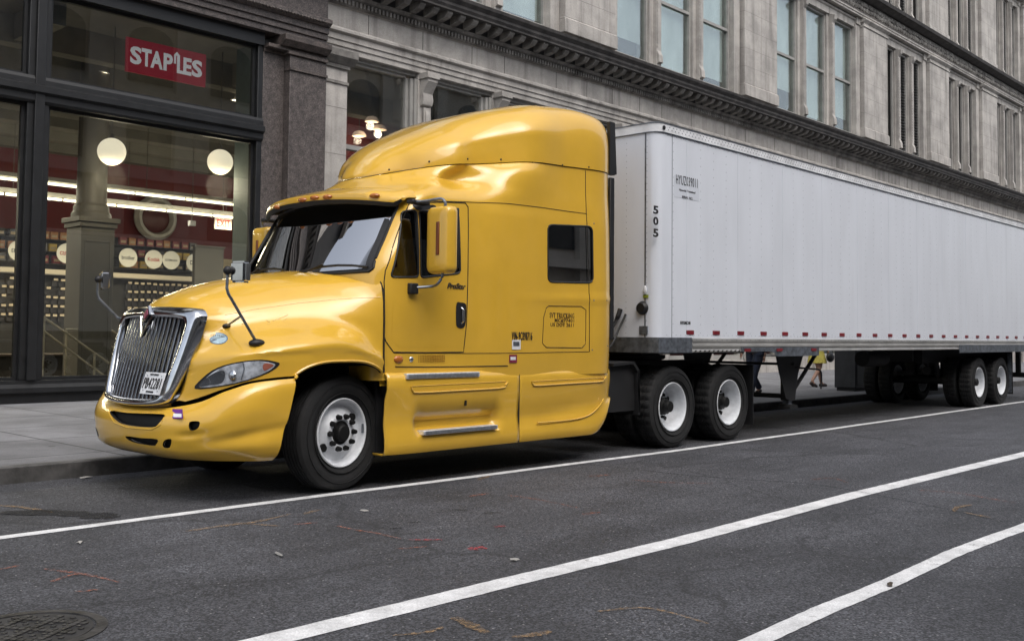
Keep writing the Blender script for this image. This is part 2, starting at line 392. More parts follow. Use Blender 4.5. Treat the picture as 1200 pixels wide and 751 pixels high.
# ================================================================== SETTING
def emit_ground():
    ASPH = pmat('asphalt', (.058, .059, .066), .82, var=.2, scale=.8, bump=.5, bscale=90, fleck=.6, fscale=105)
    n = ASPH.node_tree; L = n.links.new; b = n.nodes['Principled BSDF']
    # oil and dirt stains, tar seams, pale aggregate
    tc = n.nodes.new('ShaderNodeTexCoord')
    src = b.inputs['Base Color'].links[0].from_socket
    mp = n.nodes.new('ShaderNodeMapping'); mp.inputs['Scale'].default_value = (.35, 1.6, 1); L(tc.outputs['Object'], mp.inputs[0])
    nz = n.nodes.new('ShaderNodeTexNoise'); nz.inputs['Scale'].default_value = 1.1; nz.inputs['Detail'].default_value = 8; nz.inputs['Roughness'].default_value = .7; L(mp.outputs[0], nz.inputs['Vector'])
    r = n.nodes.new('ShaderNodeMapRange'); r.inputs['From Min'].default_value = .32; r.inputs['From Max'].default_value = .7; r.inputs['To Min'].default_value = .68; r.inputs['To Max'].default_value = 1.32
    L(nz.outputs['Fac'], r.inputs['Value'])
    v = n.nodes.new('ShaderNodeVectorMath'); v.operation = 'SCALE'; L(src, v.inputs[0]); L(r.outputs[0], v.inputs['Scale'])
    vo = n.nodes.new('ShaderNodeTexVoronoi'); vo.inputs['Scale'].default_value = 34; L(tc.outputs['Object'], vo.inputs['Vector'])
    sp = n.nodes.new('ShaderNodeSeparateColor'); L(vo.outputs['Color'], sp.inputs[0])
    g1 = n.nodes.new('ShaderNodeMath'); g1.operation = 'GREATER_THAN'; g1.inputs[1].default_value = .90; L(sp.outputs[1], g1.inputs[0])
    g2 = n.nodes.new('ShaderNodeMath'); g2.operation = 'LESS_THAN'; g2.inputs[1].default_value = .2; L(vo.outputs['Distance'], g2.inputs[0])
    g3 = n.nodes.new('ShaderNodeMath'); g3.operation = 'MULTIPLY'; L(g1.outputs[0], g3.inputs[0]); L(g2.outputs[0], g3.inputs[1])
    g4 = n.nodes.new('ShaderNodeMath'); g4.operation = 'MULTIPLY'; g4.inputs[1].default_value = .75; L(g3.outputs[0], g4.inputs[0])
    mx = n.nodes.new('ShaderNodeMix'); mx.data_type = 'RGBA'; L(v.outputs[0], mx.inputs['A']); mx.inputs['B'].default_value = (.30, .29, .29, 1); L(g4.outputs[0], mx.inputs['Factor'])
    # cracks
    wv = n.nodes.new('ShaderNodeTexVoronoi'); wv.feature = 'DISTANCE_TO_EDGE'; wv.inputs['Scale'].default_value = .33
    nd = n.nodes.new('ShaderNodeTexNoise'); nd.inputs['Scale'].default_value = 2.2; nd.inputs['Detail'].default_value = 5; L(tc.outputs['Object'], nd.inputs['Vector'])
    va = n.nodes.new('ShaderNodeVectorMath'); va.operation = 'MULTIPLY_ADD'; va.inputs[1].default_value = (.55, .55, 0); L(nd.outputs['Color'], va.inputs[0]); L(tc.outputs['Object'], va.inputs[2]); L(va.outputs[0], wv.inputs['Vector'])
    cr = n.nodes.new('ShaderNodeMapRange'); cr.inputs['From Min'].default_value = .002; cr.inputs['From Max'].default_value = .009; cr.inputs['To Min'].default_value = .5; cr.inputs['To Max'].default_value = 0
    L(wv.outputs[0], cr.inputs['Value'])
    m2 = n.nodes.new('ShaderNodeMix'); m2.data_type = 'RGBA'; L(mx.outputs['Result'], m2.inputs['A']); m2.inputs['B'].default_value = (.014, .014, .015, 1); L(cr.outputs[0], m2.inputs['Factor'])
    L(m2.outputs['Result'], b.inputs['Base Color'])
    tag(obj('road', bx(-300, 400, -14.0, 2.9, G-.3, G), ASPH, smooth=False), kind='structure')
    GRD = pmat('ground_earth', (.06, .058, .055), .9, scale=.1)
    tag(obj('ground', bx(-600, 900, -500, 500, -.9, -.35), GRD, smooth=False), kind='structure')
    SW = pmat('sidewalk_concrete', (.172, .173, .182), .85, var=.2, scale=1.1, bump=.25, bscale=70, fleck=.14, fscale=160)
    n = SW.node_tree; L = n.links.new; b = n.nodes['Principled BSDF']; src = b.inputs['Base Color'].links[0].from_socket
    tc = n.nodes.new('ShaderNodeTexCoord'); br = n.nodes.new('ShaderNodeTexBrick'); L(tc.outputs['Object'], br.inputs['Vector'])
    br.offset = 0; br.inputs['Scale'].default_value = 1; br.inputs['Brick Width'].default_value = 1.55; br.inputs['Row Height'].default_value = 1.55; br.inputs['Mortar Size'].default_value = .018
    br.inputs['Color1'].default_value = (1, 1, 1, 1); br.inputs['Color2'].default_value = (.87, .87, .87, 1); br.inputs['Mortar'].default_value = (.35, .35, .35, 1)
    mm = n.nodes.new('ShaderNodeMix'); mm.data_type = 'RGBA'; mm.blend_type = 'MULTIPLY'; mm.inputs['Factor'].default_value = 1; L(src, mm.inputs['A']); L(br.outputs['Color'], mm.inputs['B'])
    # dark stains and gum
    vo = n.nodes.new('ShaderNodeTexVoronoi'); vo.inputs['Scale'].default_value = 1.3; L(tc.outputs['Object'], vo.inputs['Vector'])
    lt = n.nodes.new('ShaderNodeMath'); lt.operation = 'LESS_THAN'; lt.inputs[1].default_value = .05; L(vo.outputs['Distance'], lt.inputs[0])
    m3 = n.nodes.new('ShaderNodeMix'); m3.data_type = 'RGBA'; L(mm.outputs['Result'], m3.inputs['A']); m3.inputs['B'].default_value = (.06, .06, .06, 1); L(lt.outputs[0], m3.inputs['Factor'])
    L(m3.outputs['Result'], b.inputs['Base Color'])
    tag(obj('sidewalk', bx(-300, 400, 2.62, 11.2, -.3, G+.15), SW, bevel=0, smooth=False), kind='structure')
    tag(obj('kerb', bx(-300, 400, 2.50, 2.615, -.3, G+.155), pmat('kerb_stone', (.075, .073, .072), .7, var=.35, scale=4, bump=.2), bevel=.015), kind='structure')
    tag(obj('sidewalk', bx(-300, 400, -19.5, -14.2, -.3, G+.15), SW, smooth=False), kind='structure')
    tag(obj('kerb', bx(-300, 400, -14.195, -14.0, -.3, G+.155), bpy.data.materials['kerb_stone'], bevel=.015), kind='structure')
    # painted lines: edges uneven, worn through
    PNT = pmat('road_paint_white', (.64, .64, .64), .75, var=.12, scale=6, fleck=.12, fscale=150)
    n = PNT.node_tree; L = n.links.new; b = n.nodes['Principled BSDF']
    tc = n.nodes.new('ShaderNodeTexCoord'); w = n.nodes.new('ShaderNodeTexNoise'); w.inputs['Scale'].default_value = 9; w.inputs['Detail'].default_value = 9; w.inputs['Roughness'].default_value = .75; L(tc.outputs['Object'], w.inputs['Vector'])
    r = n.nodes.new('ShaderNodeMapRange'); r.inputs['From Min'].default_value = .60; r.inputs['From Max'].default_value = .68; r.inputs['To Min'].default_value = 0; r.inputs['To Max'].default_value = .85; L(w.outputs['Fac'], r.inputs['Value'])
    src = b.inputs['Base Color'].links[0].from_socket; m = n.nodes.new('ShaderNodeMix'); m.data_type = 'RGBA'; L(src, m.inputs['A']); m.inputs['B'].default_value = (.07, .07, .072, 1); L(r.outputs[0], m.inputs['Factor']); L(m.outputs['Result'], b.inputs['Base Color'])
    rnd = random.Random(3)
    def line(yf, w, x0, x1):
        bm = B(); prev = None; x = x0
        while x < x1:
            y = yf(x); a = bm.verts.new((x, y-w/2+rnd.uniform(-.003, .003), G+.004)); c = bm.verts.new((x, y+w/2+rnd.uniform(-.003, .003), G+.004))
            if prev: bm.faces.new((prev[0], a, c, prev[1]))
            prev = (a, c); x += .07 if x < 25 else .5
        return tag(obj('lane_line', bm, PNT, smooth=False), kind='structure')
    line(lambda x: float(np.interp(x, [0, 2.6, 5.3, 7.4, 10.3, 14, 24], [.13, .125, .078, .01, -.06, -.03, .08]))+.006*math.sin(x*1.7), .11, -12, 120)
    line(lambda x: float(np.interp(x, [0, 2.6, 4.1, 5.7, 6.9, 8.5, 13, 30], [-3.0, -3.022, -3.045, -3.085, -3.07, -3.045, -3.11, -3.1])), .172, -12, 120)
    line(lambda x: float(np.interp(x, [2, 4.12, 4.8, 5.6, 6.2, 6.6, 7.0, 7.5, 8.0, 9, 14], [-4.58, -4.57, -4.55, -4.56, -4.545, -4.53, -4.535, -4.55, -4.575, -4.56, -4.56])), .118, -12, 120)
    # utility spray marks
    def spray(pts, w, col, nm):
        P = [Vector(at(px, py, Z=G+.0065)) for px, py in pts]; P = smooth_path(P, n=6); bm = B(); prev = None
        for i, p in enumerate(P):
            t = (P[min(i+1, len(P)-1)]-P[max(i-1, 0)]); nn = Vector((-t.y, t.x, 0)).normalized()*w*(.5+rnd.uniform(-.2, .15))*(math.sin(math.pi*(i+.6)/(len(P)+.2))**.35)
            q = p.copy(); q.z = G+.007
            a, c = bm.verts.new(q+nn), bm.verts.new(q-nn)
            if prev: bm.faces.new((prev[0], a, c, prev[1]))
            prev = (a, c)
        tag(obj('utility_paint_mark', bm, nm, smooth=False), kind='structure')
    def worn(name, col, amount=.5):
        m = pmat(name, col, .85, var=.2, scale=9); n = m.node_tree; L = n.links.new; b = n.nodes['Principled BSDF']
        tc = n.nodes.new('ShaderNodeTexCoord'); w = n.nodes.new('ShaderNodeTexNoise'); w.inputs['Scale'].default_value = 28; w.inputs['Detail'].default_value = 8; w.inputs['Roughness'].default_value = .8; L(tc.outputs['Object'], w.inputs['Vector'])
        r = n.nodes.new('ShaderNodeMapRange'); r.inputs['From Min'].default_value = .44; r.inputs['From Max'].default_value = .6; r.inputs['To Max'].default_value = 1-amount*.4; r.inputs['To Min'].default_value = max(0., .55-amount); L(w.outputs['Fac'], r.inputs['Value']); L(r.outputs[0], b.inputs['Alpha'])
        return m
    OR = worn('orange_spray', (.34, .12, .07), .55); OC = worn('ochre_spray', (.28, .18, .09), .45); RD = worn('red_spray', (.42, .05, .06), .5); TAR = worn('tar_smear', (.012, .012, .013), .15)
    for pts, w, m in [(((52, 666), (75, 669), (108, 674), (140, 682)), .035, OR), (((60, 681), (80, 674), (92, 672)), .035, OR), (((88, 693), (118, 690)), .03, OR), (((0, 667), (22, 662)), .03, OR),
                      (((218, 622), (260, 616), (300, 611), (340, 602)), .05, OC), (((275, 612), (300, 614), (328, 616)), .03, OC), (((355, 602), (374, 597)), .05, OC), (((345, 614), (372, 612)), .03, OR),
                      (((395, 616), (420, 621), (440, 624), (470, 631)), .03, OR), (((464, 643), (500, 640)), .025, OR), (((0, 592), (25, 594), (62, 600)), .06, OC),
                      (((595, 580), (630, 585), (679, 595)), .03, OR), (((682, 602), (703, 600)), .04, OR), (((549, 643), (569, 641)), .09, RD), (((580, 617), (592, 616)), .06, RD), (((480, 632), (518, 632)), .04, RD),
                      (((532, 723), (550, 731), (570, 741)), .07, OC), (((600, 746), (625, 743), (645, 739)), .05, OC), (((460, 744), (500, 740), (520, 734)), .03, OC), (((560, 562), (574, 557)), .05, OC), (((550, 581), (572, 578)), .04, OR),
                      (((950, 562), (975, 560), (995, 566)), .03, OR), (((1075, 574), (1120, 577), (1155, 583), (1190, 589)), .03, OR), (((1118, 599), (1122, 594), (1138, 591)), .05, OC), (((1130, 600), (1160, 606)), .04, OC),
                      (((690, 558), (715, 556)), .05, OR), (((740, 562), (780, 565), (835, 566)), .03, OR), (((700, 716), (760, 712), (830, 730)), .03, OC),
                      (((530, 597), (548, 597)), .03, TAR), (((565, 601), (587, 600)), .03, TAR), (((457, 619), (472, 618)), .03, TAR), (((425, 625), (434, 625)), .03, TAR), (((480, 612), (492, 611)), .02, TAR),
                      (((680, 543), (740, 549), (800, 556), (880, 562), (960, 568), (1080, 590), (1180, 612)), .018, TAR), (((0, 600), (60, 600), (110, 603), (135, 606)), .22, TAR)]:
        spray(pts, w, None, m)
    # manhole
    mh = empty('manhole_cover', (1.86, -1.93, G), 'round cast iron cover with a grid of raised squares, set in the asphalt', 'manhole cover')
    MI = pmat('cast_iron', (.055, .053, .053), .5, metal=.4, var=.35, scale=9, bump=.2)
    c = at(34, 739, Z=G); cx, cy = c[0], c[1]; r = .285
    mh.location = (cx, cy, G); mh.matrix_world = Matrix.Translation((cx, cy, G))
    obj('frame_ring', lathe(B(), [(r+.05, -.01), (r+.05, .006), (r, .008), (r-.005, -.02)], (cx, cy, G), 'z', 56, close=False), MI, mh)
    obj('lid', lathe(B(), [(0, .004), (r-.012, .004), (r-.014, -.02)], (cx, cy, G), 'z', 56, close=False), pmat('worn_iron', (.038, .037, .038), .6, metal=.3, var=.3, scale=12), mh)
    bm = B(); ca, sa = math.cos(.55), math.sin(.55)
    for i in range(-9, 10):
        for j in range(-9, 10):
            if i % 4 == 0 or j % 4 == 0:
                u, v = i*.036, j*.036
                if math.hypot(u, v) < r-.04:
                    hh = .015; q = [(u-hh, v-hh), (u+hh, v-hh), (u+hh, v+hh), (u-hh, v+hh)]
                    prism(bm, [(cx+a*ca-b_*sa, cy+a*sa+b_*ca) for a, b_ in q], 'z', G+.003, G+.0105)
            elif (i+j) % 2 == 0:
                u, v = i*.036, j*.036
                if math.hypot(u, v) < r-.04:
                    hh = .010; q = [(u-hh, v-hh), (u+hh, v-hh), (u+hh, v+hh), (u-hh, v+hh)]
                    prism(bm, [(cx+a*ca-b_*sa, cy+a*sa+b_*ca) for a, b_ in q], 'z', G+.003, G+.0085)
    obj('tread_pattern', bm, MI, mh, smooth=False)
    # litter
    PAP = pmat('paper', (.30, .29, .27), .8)
    for k, (px, py, w, l, lab) in enumerate([(100, 559, .06, .12, 'crumpled pale scrap of paper lying in the gutter left of the yellow truck'), (93, 635, .03, .04, 'tiny white scrap on asphalt just outside the lane line at the left'),
                                (327, 649, .02, .12, 'thin white sliver of paper on open asphalt in front of the truck'), (427, 598, .03, .07, 'small white scrap beside the front tyre line'),
                                (603, 655, .04, .05, 'small grey scrap on the asphalt below the red spray spot'), (1043, 684, .03, .09, 'dark brown leaf lying on the nearest white line')]):
        c = at(px, py, Z=G+.01); bm = B(); ang = k*.7
        vs = []
        for i, (u, v) in enumerate([(-1, -1), (-.2, -1.1), (1, -.8), (1.1, .1), (.8, 1), (-.1, .8), (-1.1, .9), (-.9, 0)]):
            x, y = u*l/2, v*w/2
            vs.append(bm.verts.new((c[0]+x*math.cos(ang)-y*math.sin(ang), c[1]+x*math.sin(ang)+y*math.cos(ang), G+.006+.012*((i*37) % 5)/5)))
        m0 = bm.verts.new((c[0], c[1], G+.02))
        for i in range(8): bm.faces.new((vs[i], vs[(i+1) % 8], m0))
        brown = 'leaf' in lab
        tag(obj('fallen_leaf' if brown else 'paper_scrap', bm, pmat('dry_leaf', (.06, .045, .03), .8) if brown else PAP, smooth=False), lab, 'leaf' if brown else 'litter')
emit_ground()
def extr(bm, prof, x0, x1):
    return prism(bm, prof, 'x', x0, x1)
# ---------------------------------------------------------------- building upper storeys
FY = 10.40                             # wall plane
bays = [(1.6, 3.8), (10.9, 13.1), (20.15, 22.35), (29.45, 31.65), (38.8, 41.1), (45.8, 48.15), (52.75, 55.0), (59.6, 61.9), (66.5, 68.8), (73.4, 75.7)]
def emit_building():
    root = empty('limestone_building', (12, 10.4, 0), 'long weathered limestone block with heavy cornices, pilasters and tall sash windows', 'building')
    X0, X1 = 12.53, 78
    UX0 = -3
    # entablature above the shopfronts: fascias, plain frieze, dentil course, cornice
    fas = [(FY+.5, 7.42), (FY-.02, 7.42), (FY-.02, 7.54), (FY-.05, 7.545), (FY-.05, 7.66), (FY-.08, 7.665), (FY-.08, 7.79), (FY-.11, 7.80), (FY-.15, 7.83), (FY-.15, 7.88), (FY-.10, 7.93), (FY+.5, 7.93)]
    obj('architrave', extr(B(), fas, X0, X1), LIME, root, sharp=20)
    bm = B()
    extr(bm, [(FY+.5, 7.933), (FY-.0, 7.933), (FY-.0, 8.40), (FY-.03, 8.42), (FY+.5, 8.42)], X0, X1)
    obj('frieze', bm, LIME, root, sharp=20)
    bm = B(); rj = random.Random(5); x = X0+1.2
    while x < X1:                                # joints between frieze blocks
        box(bm, x-.006, x+.006, FY-.004, FY+.02, 7.94, 8.40); x += rj.choice([1.15, 1.3, 1.6, 2.0])
    obj('stone_joint', bm, GAP, root, smooth=False)
    bm = B(); extr(bm, [(FY-.05, 8.42), (FY-.08, 8.45), (FY-.08, 8.56), (FY-.16, 8.60), (FY-.20, 8.66), (FY+.5, 8.66), (FY+.5, 8.42)], UX0, X1)
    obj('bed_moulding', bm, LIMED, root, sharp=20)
    bm = B(); x = UX0
    while x < 62: box(bm, x, x+.055, FY-.14, FY-.078, 8.455, 8.555); x += .105
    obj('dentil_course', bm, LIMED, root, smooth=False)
    bm = B(); x = UX0+.1
    while x < 66:
        prism(bm, [(FY-.2, 8.665), (FY-.48, 8.72), (FY-.56, 8.80), (FY-.56, 8.855), (FY-.2, 8.855)], 'x', x, x+.17); x += .42
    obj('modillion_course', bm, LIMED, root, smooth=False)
    bm = B(); extr(bm, [(FY+.5, 8.857), (FY-.62, 8.857), (FY-.62, 8.90), (FY-.66, 8.96), (FY-.66, 9.02), (FY-.74, 9.10), (FY-.76, 9.17), (FY+.5, 9.26)], UX0, X1)
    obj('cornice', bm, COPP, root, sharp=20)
    # plinth of the upper floor
    obj('plinth', extr(B(), [(FY+.5, 9.262), (FY-.1, 9.262), (FY-.1, 9.42), (FY-.06, 9.45), (FY+.5, 9.45)], UX0, X1), LIME, root)
    obj('back_wall', bx(UX0, X1, FY+.62, FY+.9, 9.3, 25), DARK, root, smooth=False)
    def window(x0, x1, z0, z1, kind, blind_h=.95):
        """frame > glass, sash rail, blind"""
        bm = B(); y = FY+.17; t = .07
        box(bm, x0, x0+t, y-.06, y+.1, z0, z1); box(bm, x1-t, x1, y-.06, y+.1, z0, z1); box(bm, x0+t, x1-t, y-.06, y+.1, z0, z0+.09); box(bm, x0+t, x1-t, y-.06, y+.1, z1-t, z1)
        if kind == 'sash':
            zm = z0+(z1-z0)*.47; box(bm, x0+t, x1-t, y-.05, y+.06, zm, zm+.09)
        w = obj('window', bm, WFR, root, smooth=False)
        if kind == 'sash':
            obj('glass', bx(x0+t-.01, x1-t+.01, y+.02, y+.03, z0+.05, z1-.03), UPG, w, smooth=False)
            obj('blind', bx(x0+t, x1-t, y+.16, y+.17, z0+.1+(z1-z0)*(1-blind_h)*.6, z1-.1), BLIND, w, smooth=False)
        elif kind == 'louver':
            bm = B(); z = z0+.12
            while z < z1-.1: prism(bm, [(y-.03, z), (y+.06, z+.07), (y+.06, z+.085), (y-.03, z+.015)], 'x', x0+t, x1-t); z += .125
            obj('louvre_blades', bm, pmat('louvre_paint', (.04, .04, .04), .6) if 'louvre_paint' not in bpy.data.materials else bpy.data.materials['louvre_paint'], w, smooth=False)
        else:
            zm = z0+(z1-z0)*.5
            obj('glass', bx(x0+t-.01, x1-t+.01, y+.02, y+.03, z0+.05, z1-.03), SWG, w, smooth=False)
        return w
    def storey(z0, z1, zbase, bay0=0):
        for i, (a, b_) in enumerate(bays):
            if i == 0 and z0 > 12: pass
            bm = B()
            box(bm, a, b_, FY-.24, FY+.5, zbase+.42, z1-.34)
            box(bm, a-.05, b_+.05, FY-.29, FY+.5, zbase, zbase+.36); prism(bm, [(FY-.285, zbase+.362), (FY-.245, zbase+.418), (FY+.5, zbase+.418), (FY+.5, zbase+.362)], 'x', a-.045, b_+.045)
            # sunk panel mouldings round the shaft
            for (u0, u1, w0, w1) in ((a+.2, b_-.2, zbase+.75, zbase+.79), (a+.2, b_-.2, z1-.75, z1-.71), (a+.2, a+.24, zbase+.79, z1-.75), (b_-.24, b_-.2, zbase+.79, z1-.75)):
                box(bm, u0, u1, FY-.262, FY-.235, w0, w1) if False else None
            # capital
            box(bm, a-.03, b_+.03, FY-.28, FY+.5, z1-.338, z1-.27); box(bm, a, b_, FY-.25, FY+.5, z1-.268, z1-.17); prism(bm, [(FY-.25, z1-.168), (FY-.36, z1-.07), (FY-.36, z1-.002), (FY+.5, z1-.002), (FY+.5, z1-.168)], 'x', a-.1, b_+.1)
            obj('pilaster', bm, LIME, root, bevel=.012)
            bm = B(); z = zbase+1.0
            while z < z1-.5: box(bm, a-.001, b_+.001, FY-.2415, FY+.3, z, z+.008); z += .62
            obj('stone_joint', bm, LIMED, root, smooth=False)
            # narrow responds beside the pilaster
            bm = B()
            for q0, q1 in ((a-.42, a-.052), (b_+.052, b_+.30)):
                bm = B(); box(bm, q0, q1, FY-.08, FY+.5, zbase, z1-.28); box(bm, q0, q1, FY-.13, FY+.5, z1-.278, z1-.003); obj('respond', bm, LIME, root, bevel=.01)
            if i == len(bays)-1: continue
            c0, c1 = b_+.30, bays[i+1][0]-.42; n = 3; mw = .60 if c1-c0 > 5 else .36
            ww = ((c1-c0)-2*mw)/3
            for k in range(3):
                w0 = c0+k*(ww+mw); kind = 'sash' if i < 4 else ('louver' if i == 4 and k > 0 else 'dark')
                if z0 > 13: kind = 'louver' if (i+k) % 2 and i > 2 else 'dark'
                window(w0, w0+ww, zbase+.06, z1-.42, kind, [.95, .8, 1, .9, .7][(i*3+k) % 5])
                if k < 2:
                    m0, m1 = w0+ww, w0+ww+mw; mc = (m0+m1)/2
                    bm = B(); box(bm, m0, m1, FY+.03, FY+.5, zbase, z1-.4)
                    box(bm, mc-.12, mc+.12, FY-.10, FY+.029, zbase, z1-.4)
                    prism(bm, [(FY-.10, z1-.72), (FY-.2, z1-.60), (FY-.22, z1-.45), (FY-.10, z1-.42)], 'x', mc-.10, mc+.10)
                    prism(bm, [(FY-.10, zbase+.10), (FY-.19, zbase+.13), (FY-.17, zbase+.35), (FY-.10, zbase+.5)], 'x', mc-.1, mc+.1)
                    z = zbase+.6
                    while z < z1-.8: box(bm, mc-.1, mc-.05, FY-.125, FY-.099, z, z+.07); z += .12
                    obj('mullion', bm, LIME, root, smooth=False)
            bm = B(); box(bm, b_+.301, bays[i+1][0]-.421, FY-.03, FY+.5, z1-.40, z1-.003); prism(bm, [(FY-.09, z1-.12), (FY-.09, z1-.06), (FY-.032, z1-.02), (FY-.032, z1-.16)], 'x', b_+.301, bays[i+1][0]-.421)
            obj('lintel', bm, LIME, root, smooth=False)
    storey(9.45, 14.28, 9.452)
    # second entablature with carved frieze
    obj('architrave', extr(B(), [(FY+.5, 14.282), (FY-.26, 14.282), (FY-.26, 14.36), (FY-.29, 14.365), (FY-.29, 14.44), (FY-.33, 14.47), (FY+.5, 14.47)], UX0, X1), LIME, root, sharp=20)
    bm = bx(UX0, X1, FY-.22, FY+.5, 14.472, 14.98); rr = random.Random(8); x = 28.
    while x < 70:
        for z, s in ((14.62, .10), (14.82, .10)):
            sphere(bm, (x+rr.uniform(-.04, .04), FY-.24, z+rr.uniform(-.03, .03)), s, 7, 5, 1, .7, 1)
        sphere(bm, (x+.12, FY-.24, 14.72+rr.uniform(-.1, .1)), .07, 6, 4, 1, .9, 1.3); x += .25
    obj('carved_frieze', bm, LIMED, root)
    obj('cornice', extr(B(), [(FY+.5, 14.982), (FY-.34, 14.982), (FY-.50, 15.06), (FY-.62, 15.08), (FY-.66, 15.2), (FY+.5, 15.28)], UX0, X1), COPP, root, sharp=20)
    storey(15.3, 20.2, 15.283)
    obj('parapet', extr(B(), [(FY+.5, 20.202), (FY-.3, 20.202), (FY-.6, 20.5), (FY-.8, 20.6), (FY-.8, 20.8), (FY+.5, 25)], UX0, X1), LIME, root)
    # ---- shopfront level of the limestone part
    bm = bx(X0, 13.16, FY-.02, FY+.5, G+.15, 7.05); obj('corner_pier', bm, LIME, root)
    bm = B(); z = 1.2
    while z < 7: box(bm, X0-.001, 13.161, FY-.0215, FY+.3, z, z+.012); z += 1.0
    obj('stone_joint', bm, LIMED, root, smooth=False)
    bm = B(); box(bm, X0, 13.2, FY-.07, FY+.5, 7.052, 7.13); prism(bm, [(FY-.08, 7.132), (FY-.22, 7.27), (FY-.22, 7.415), (FY+.5, 7.415), (FY+.5, 7.132)], 'x', X0, 13.3)
    obj('pier_capital', bm, LIMED, root, smooth=False)
    bm = B(); box(bm, X0, 13.18, FY-.055, FY+.5, 6.72, 6.78); obj('necking', bm, LIMED, root, smooth=False)
    x = 13.17; k = 0; S1 = 2.46
    while x < 74:
        x1 = x+S1; p0, p1 = x1-.40, x1+.0
        big = k and k % 4 == 3
        bm = B(); yy = FY+.22; t = .1
        box(bm, x, x+.06, yy-.05, yy+.12, .65, 7.28); box(bm, p0-.26, p0-.18, yy-.05, yy+.12, .65, 7.28); box(bm, p0-.17, p0-.09, yy-.12, yy+.12, .65, 7.28); box(bm, p0-.08, p0-.003, yy-.16, yy+.12, .65, 7.28)
        box(bm, x+.06, p0-.26, yy-.05, yy+.12, 7.28, 7.34); box(bm, x, p0-.003, yy-.12, yy+.12, 7.342, 7.417); box(bm, x+.06, p0-.26, yy-.05, yy+.12, 5.40, 5.50); box(bm, x+.06, p0-.26, yy-.05, yy+.12, .65, .8)
        w = obj('shop_window', bm, WFR, root, smooth=False)
        obj('glass', bx(x+.05, p0-.25, yy+.02, yy+.03, .75, 7.29), STG, w, smooth=False)
        obj('stall_riser', bx(x, p0-.003, FY+.1, FY+.5, G+.15, .648), LIME, root, smooth=False)
        bm = B(); box(bm, p0, p1, FY+.02, FY+.5, G+.15, 7.417)
        box(bm, p0+.06, p1-.06, FY-.05, FY+.018, 1.0, 6.1); box(bm, p0+.1, p1-.1, FY-.07, FY-.052, 6.15, 6.62)
        obj('shopfront_pier', bm, LIME, root, bevel=.008)
        bm = B(); prism(bm, [(FY+.018, 6.65), (FY-.08, 6.68), (FY-.12, 6.8), (FY-.09, 6.95), (FY-.17, 7.08), (FY-.26, 7.2), (FY-.26, 7.27), (FY+.018, 7.27)], 'x', p0+.05, p1-.05)
        prism(bm, [(FY+.018, 7.272), (FY-.30, 7.272), (FY-.30, 7.41), (FY+.018, 7.41)], 'x', p0+.01, p1-.01)
        prism(bm, [(FY-.08, 6.2), (FY-.105, 6.26), (FY-.105, 6.5), (FY-.08, 6.56)], 'x', p0+.14, p1-.14)
        obj('scroll_bracket', bm, LIME, root, bevel=.01)
        x = x1; k += 1
    return root
lime = emit_building()
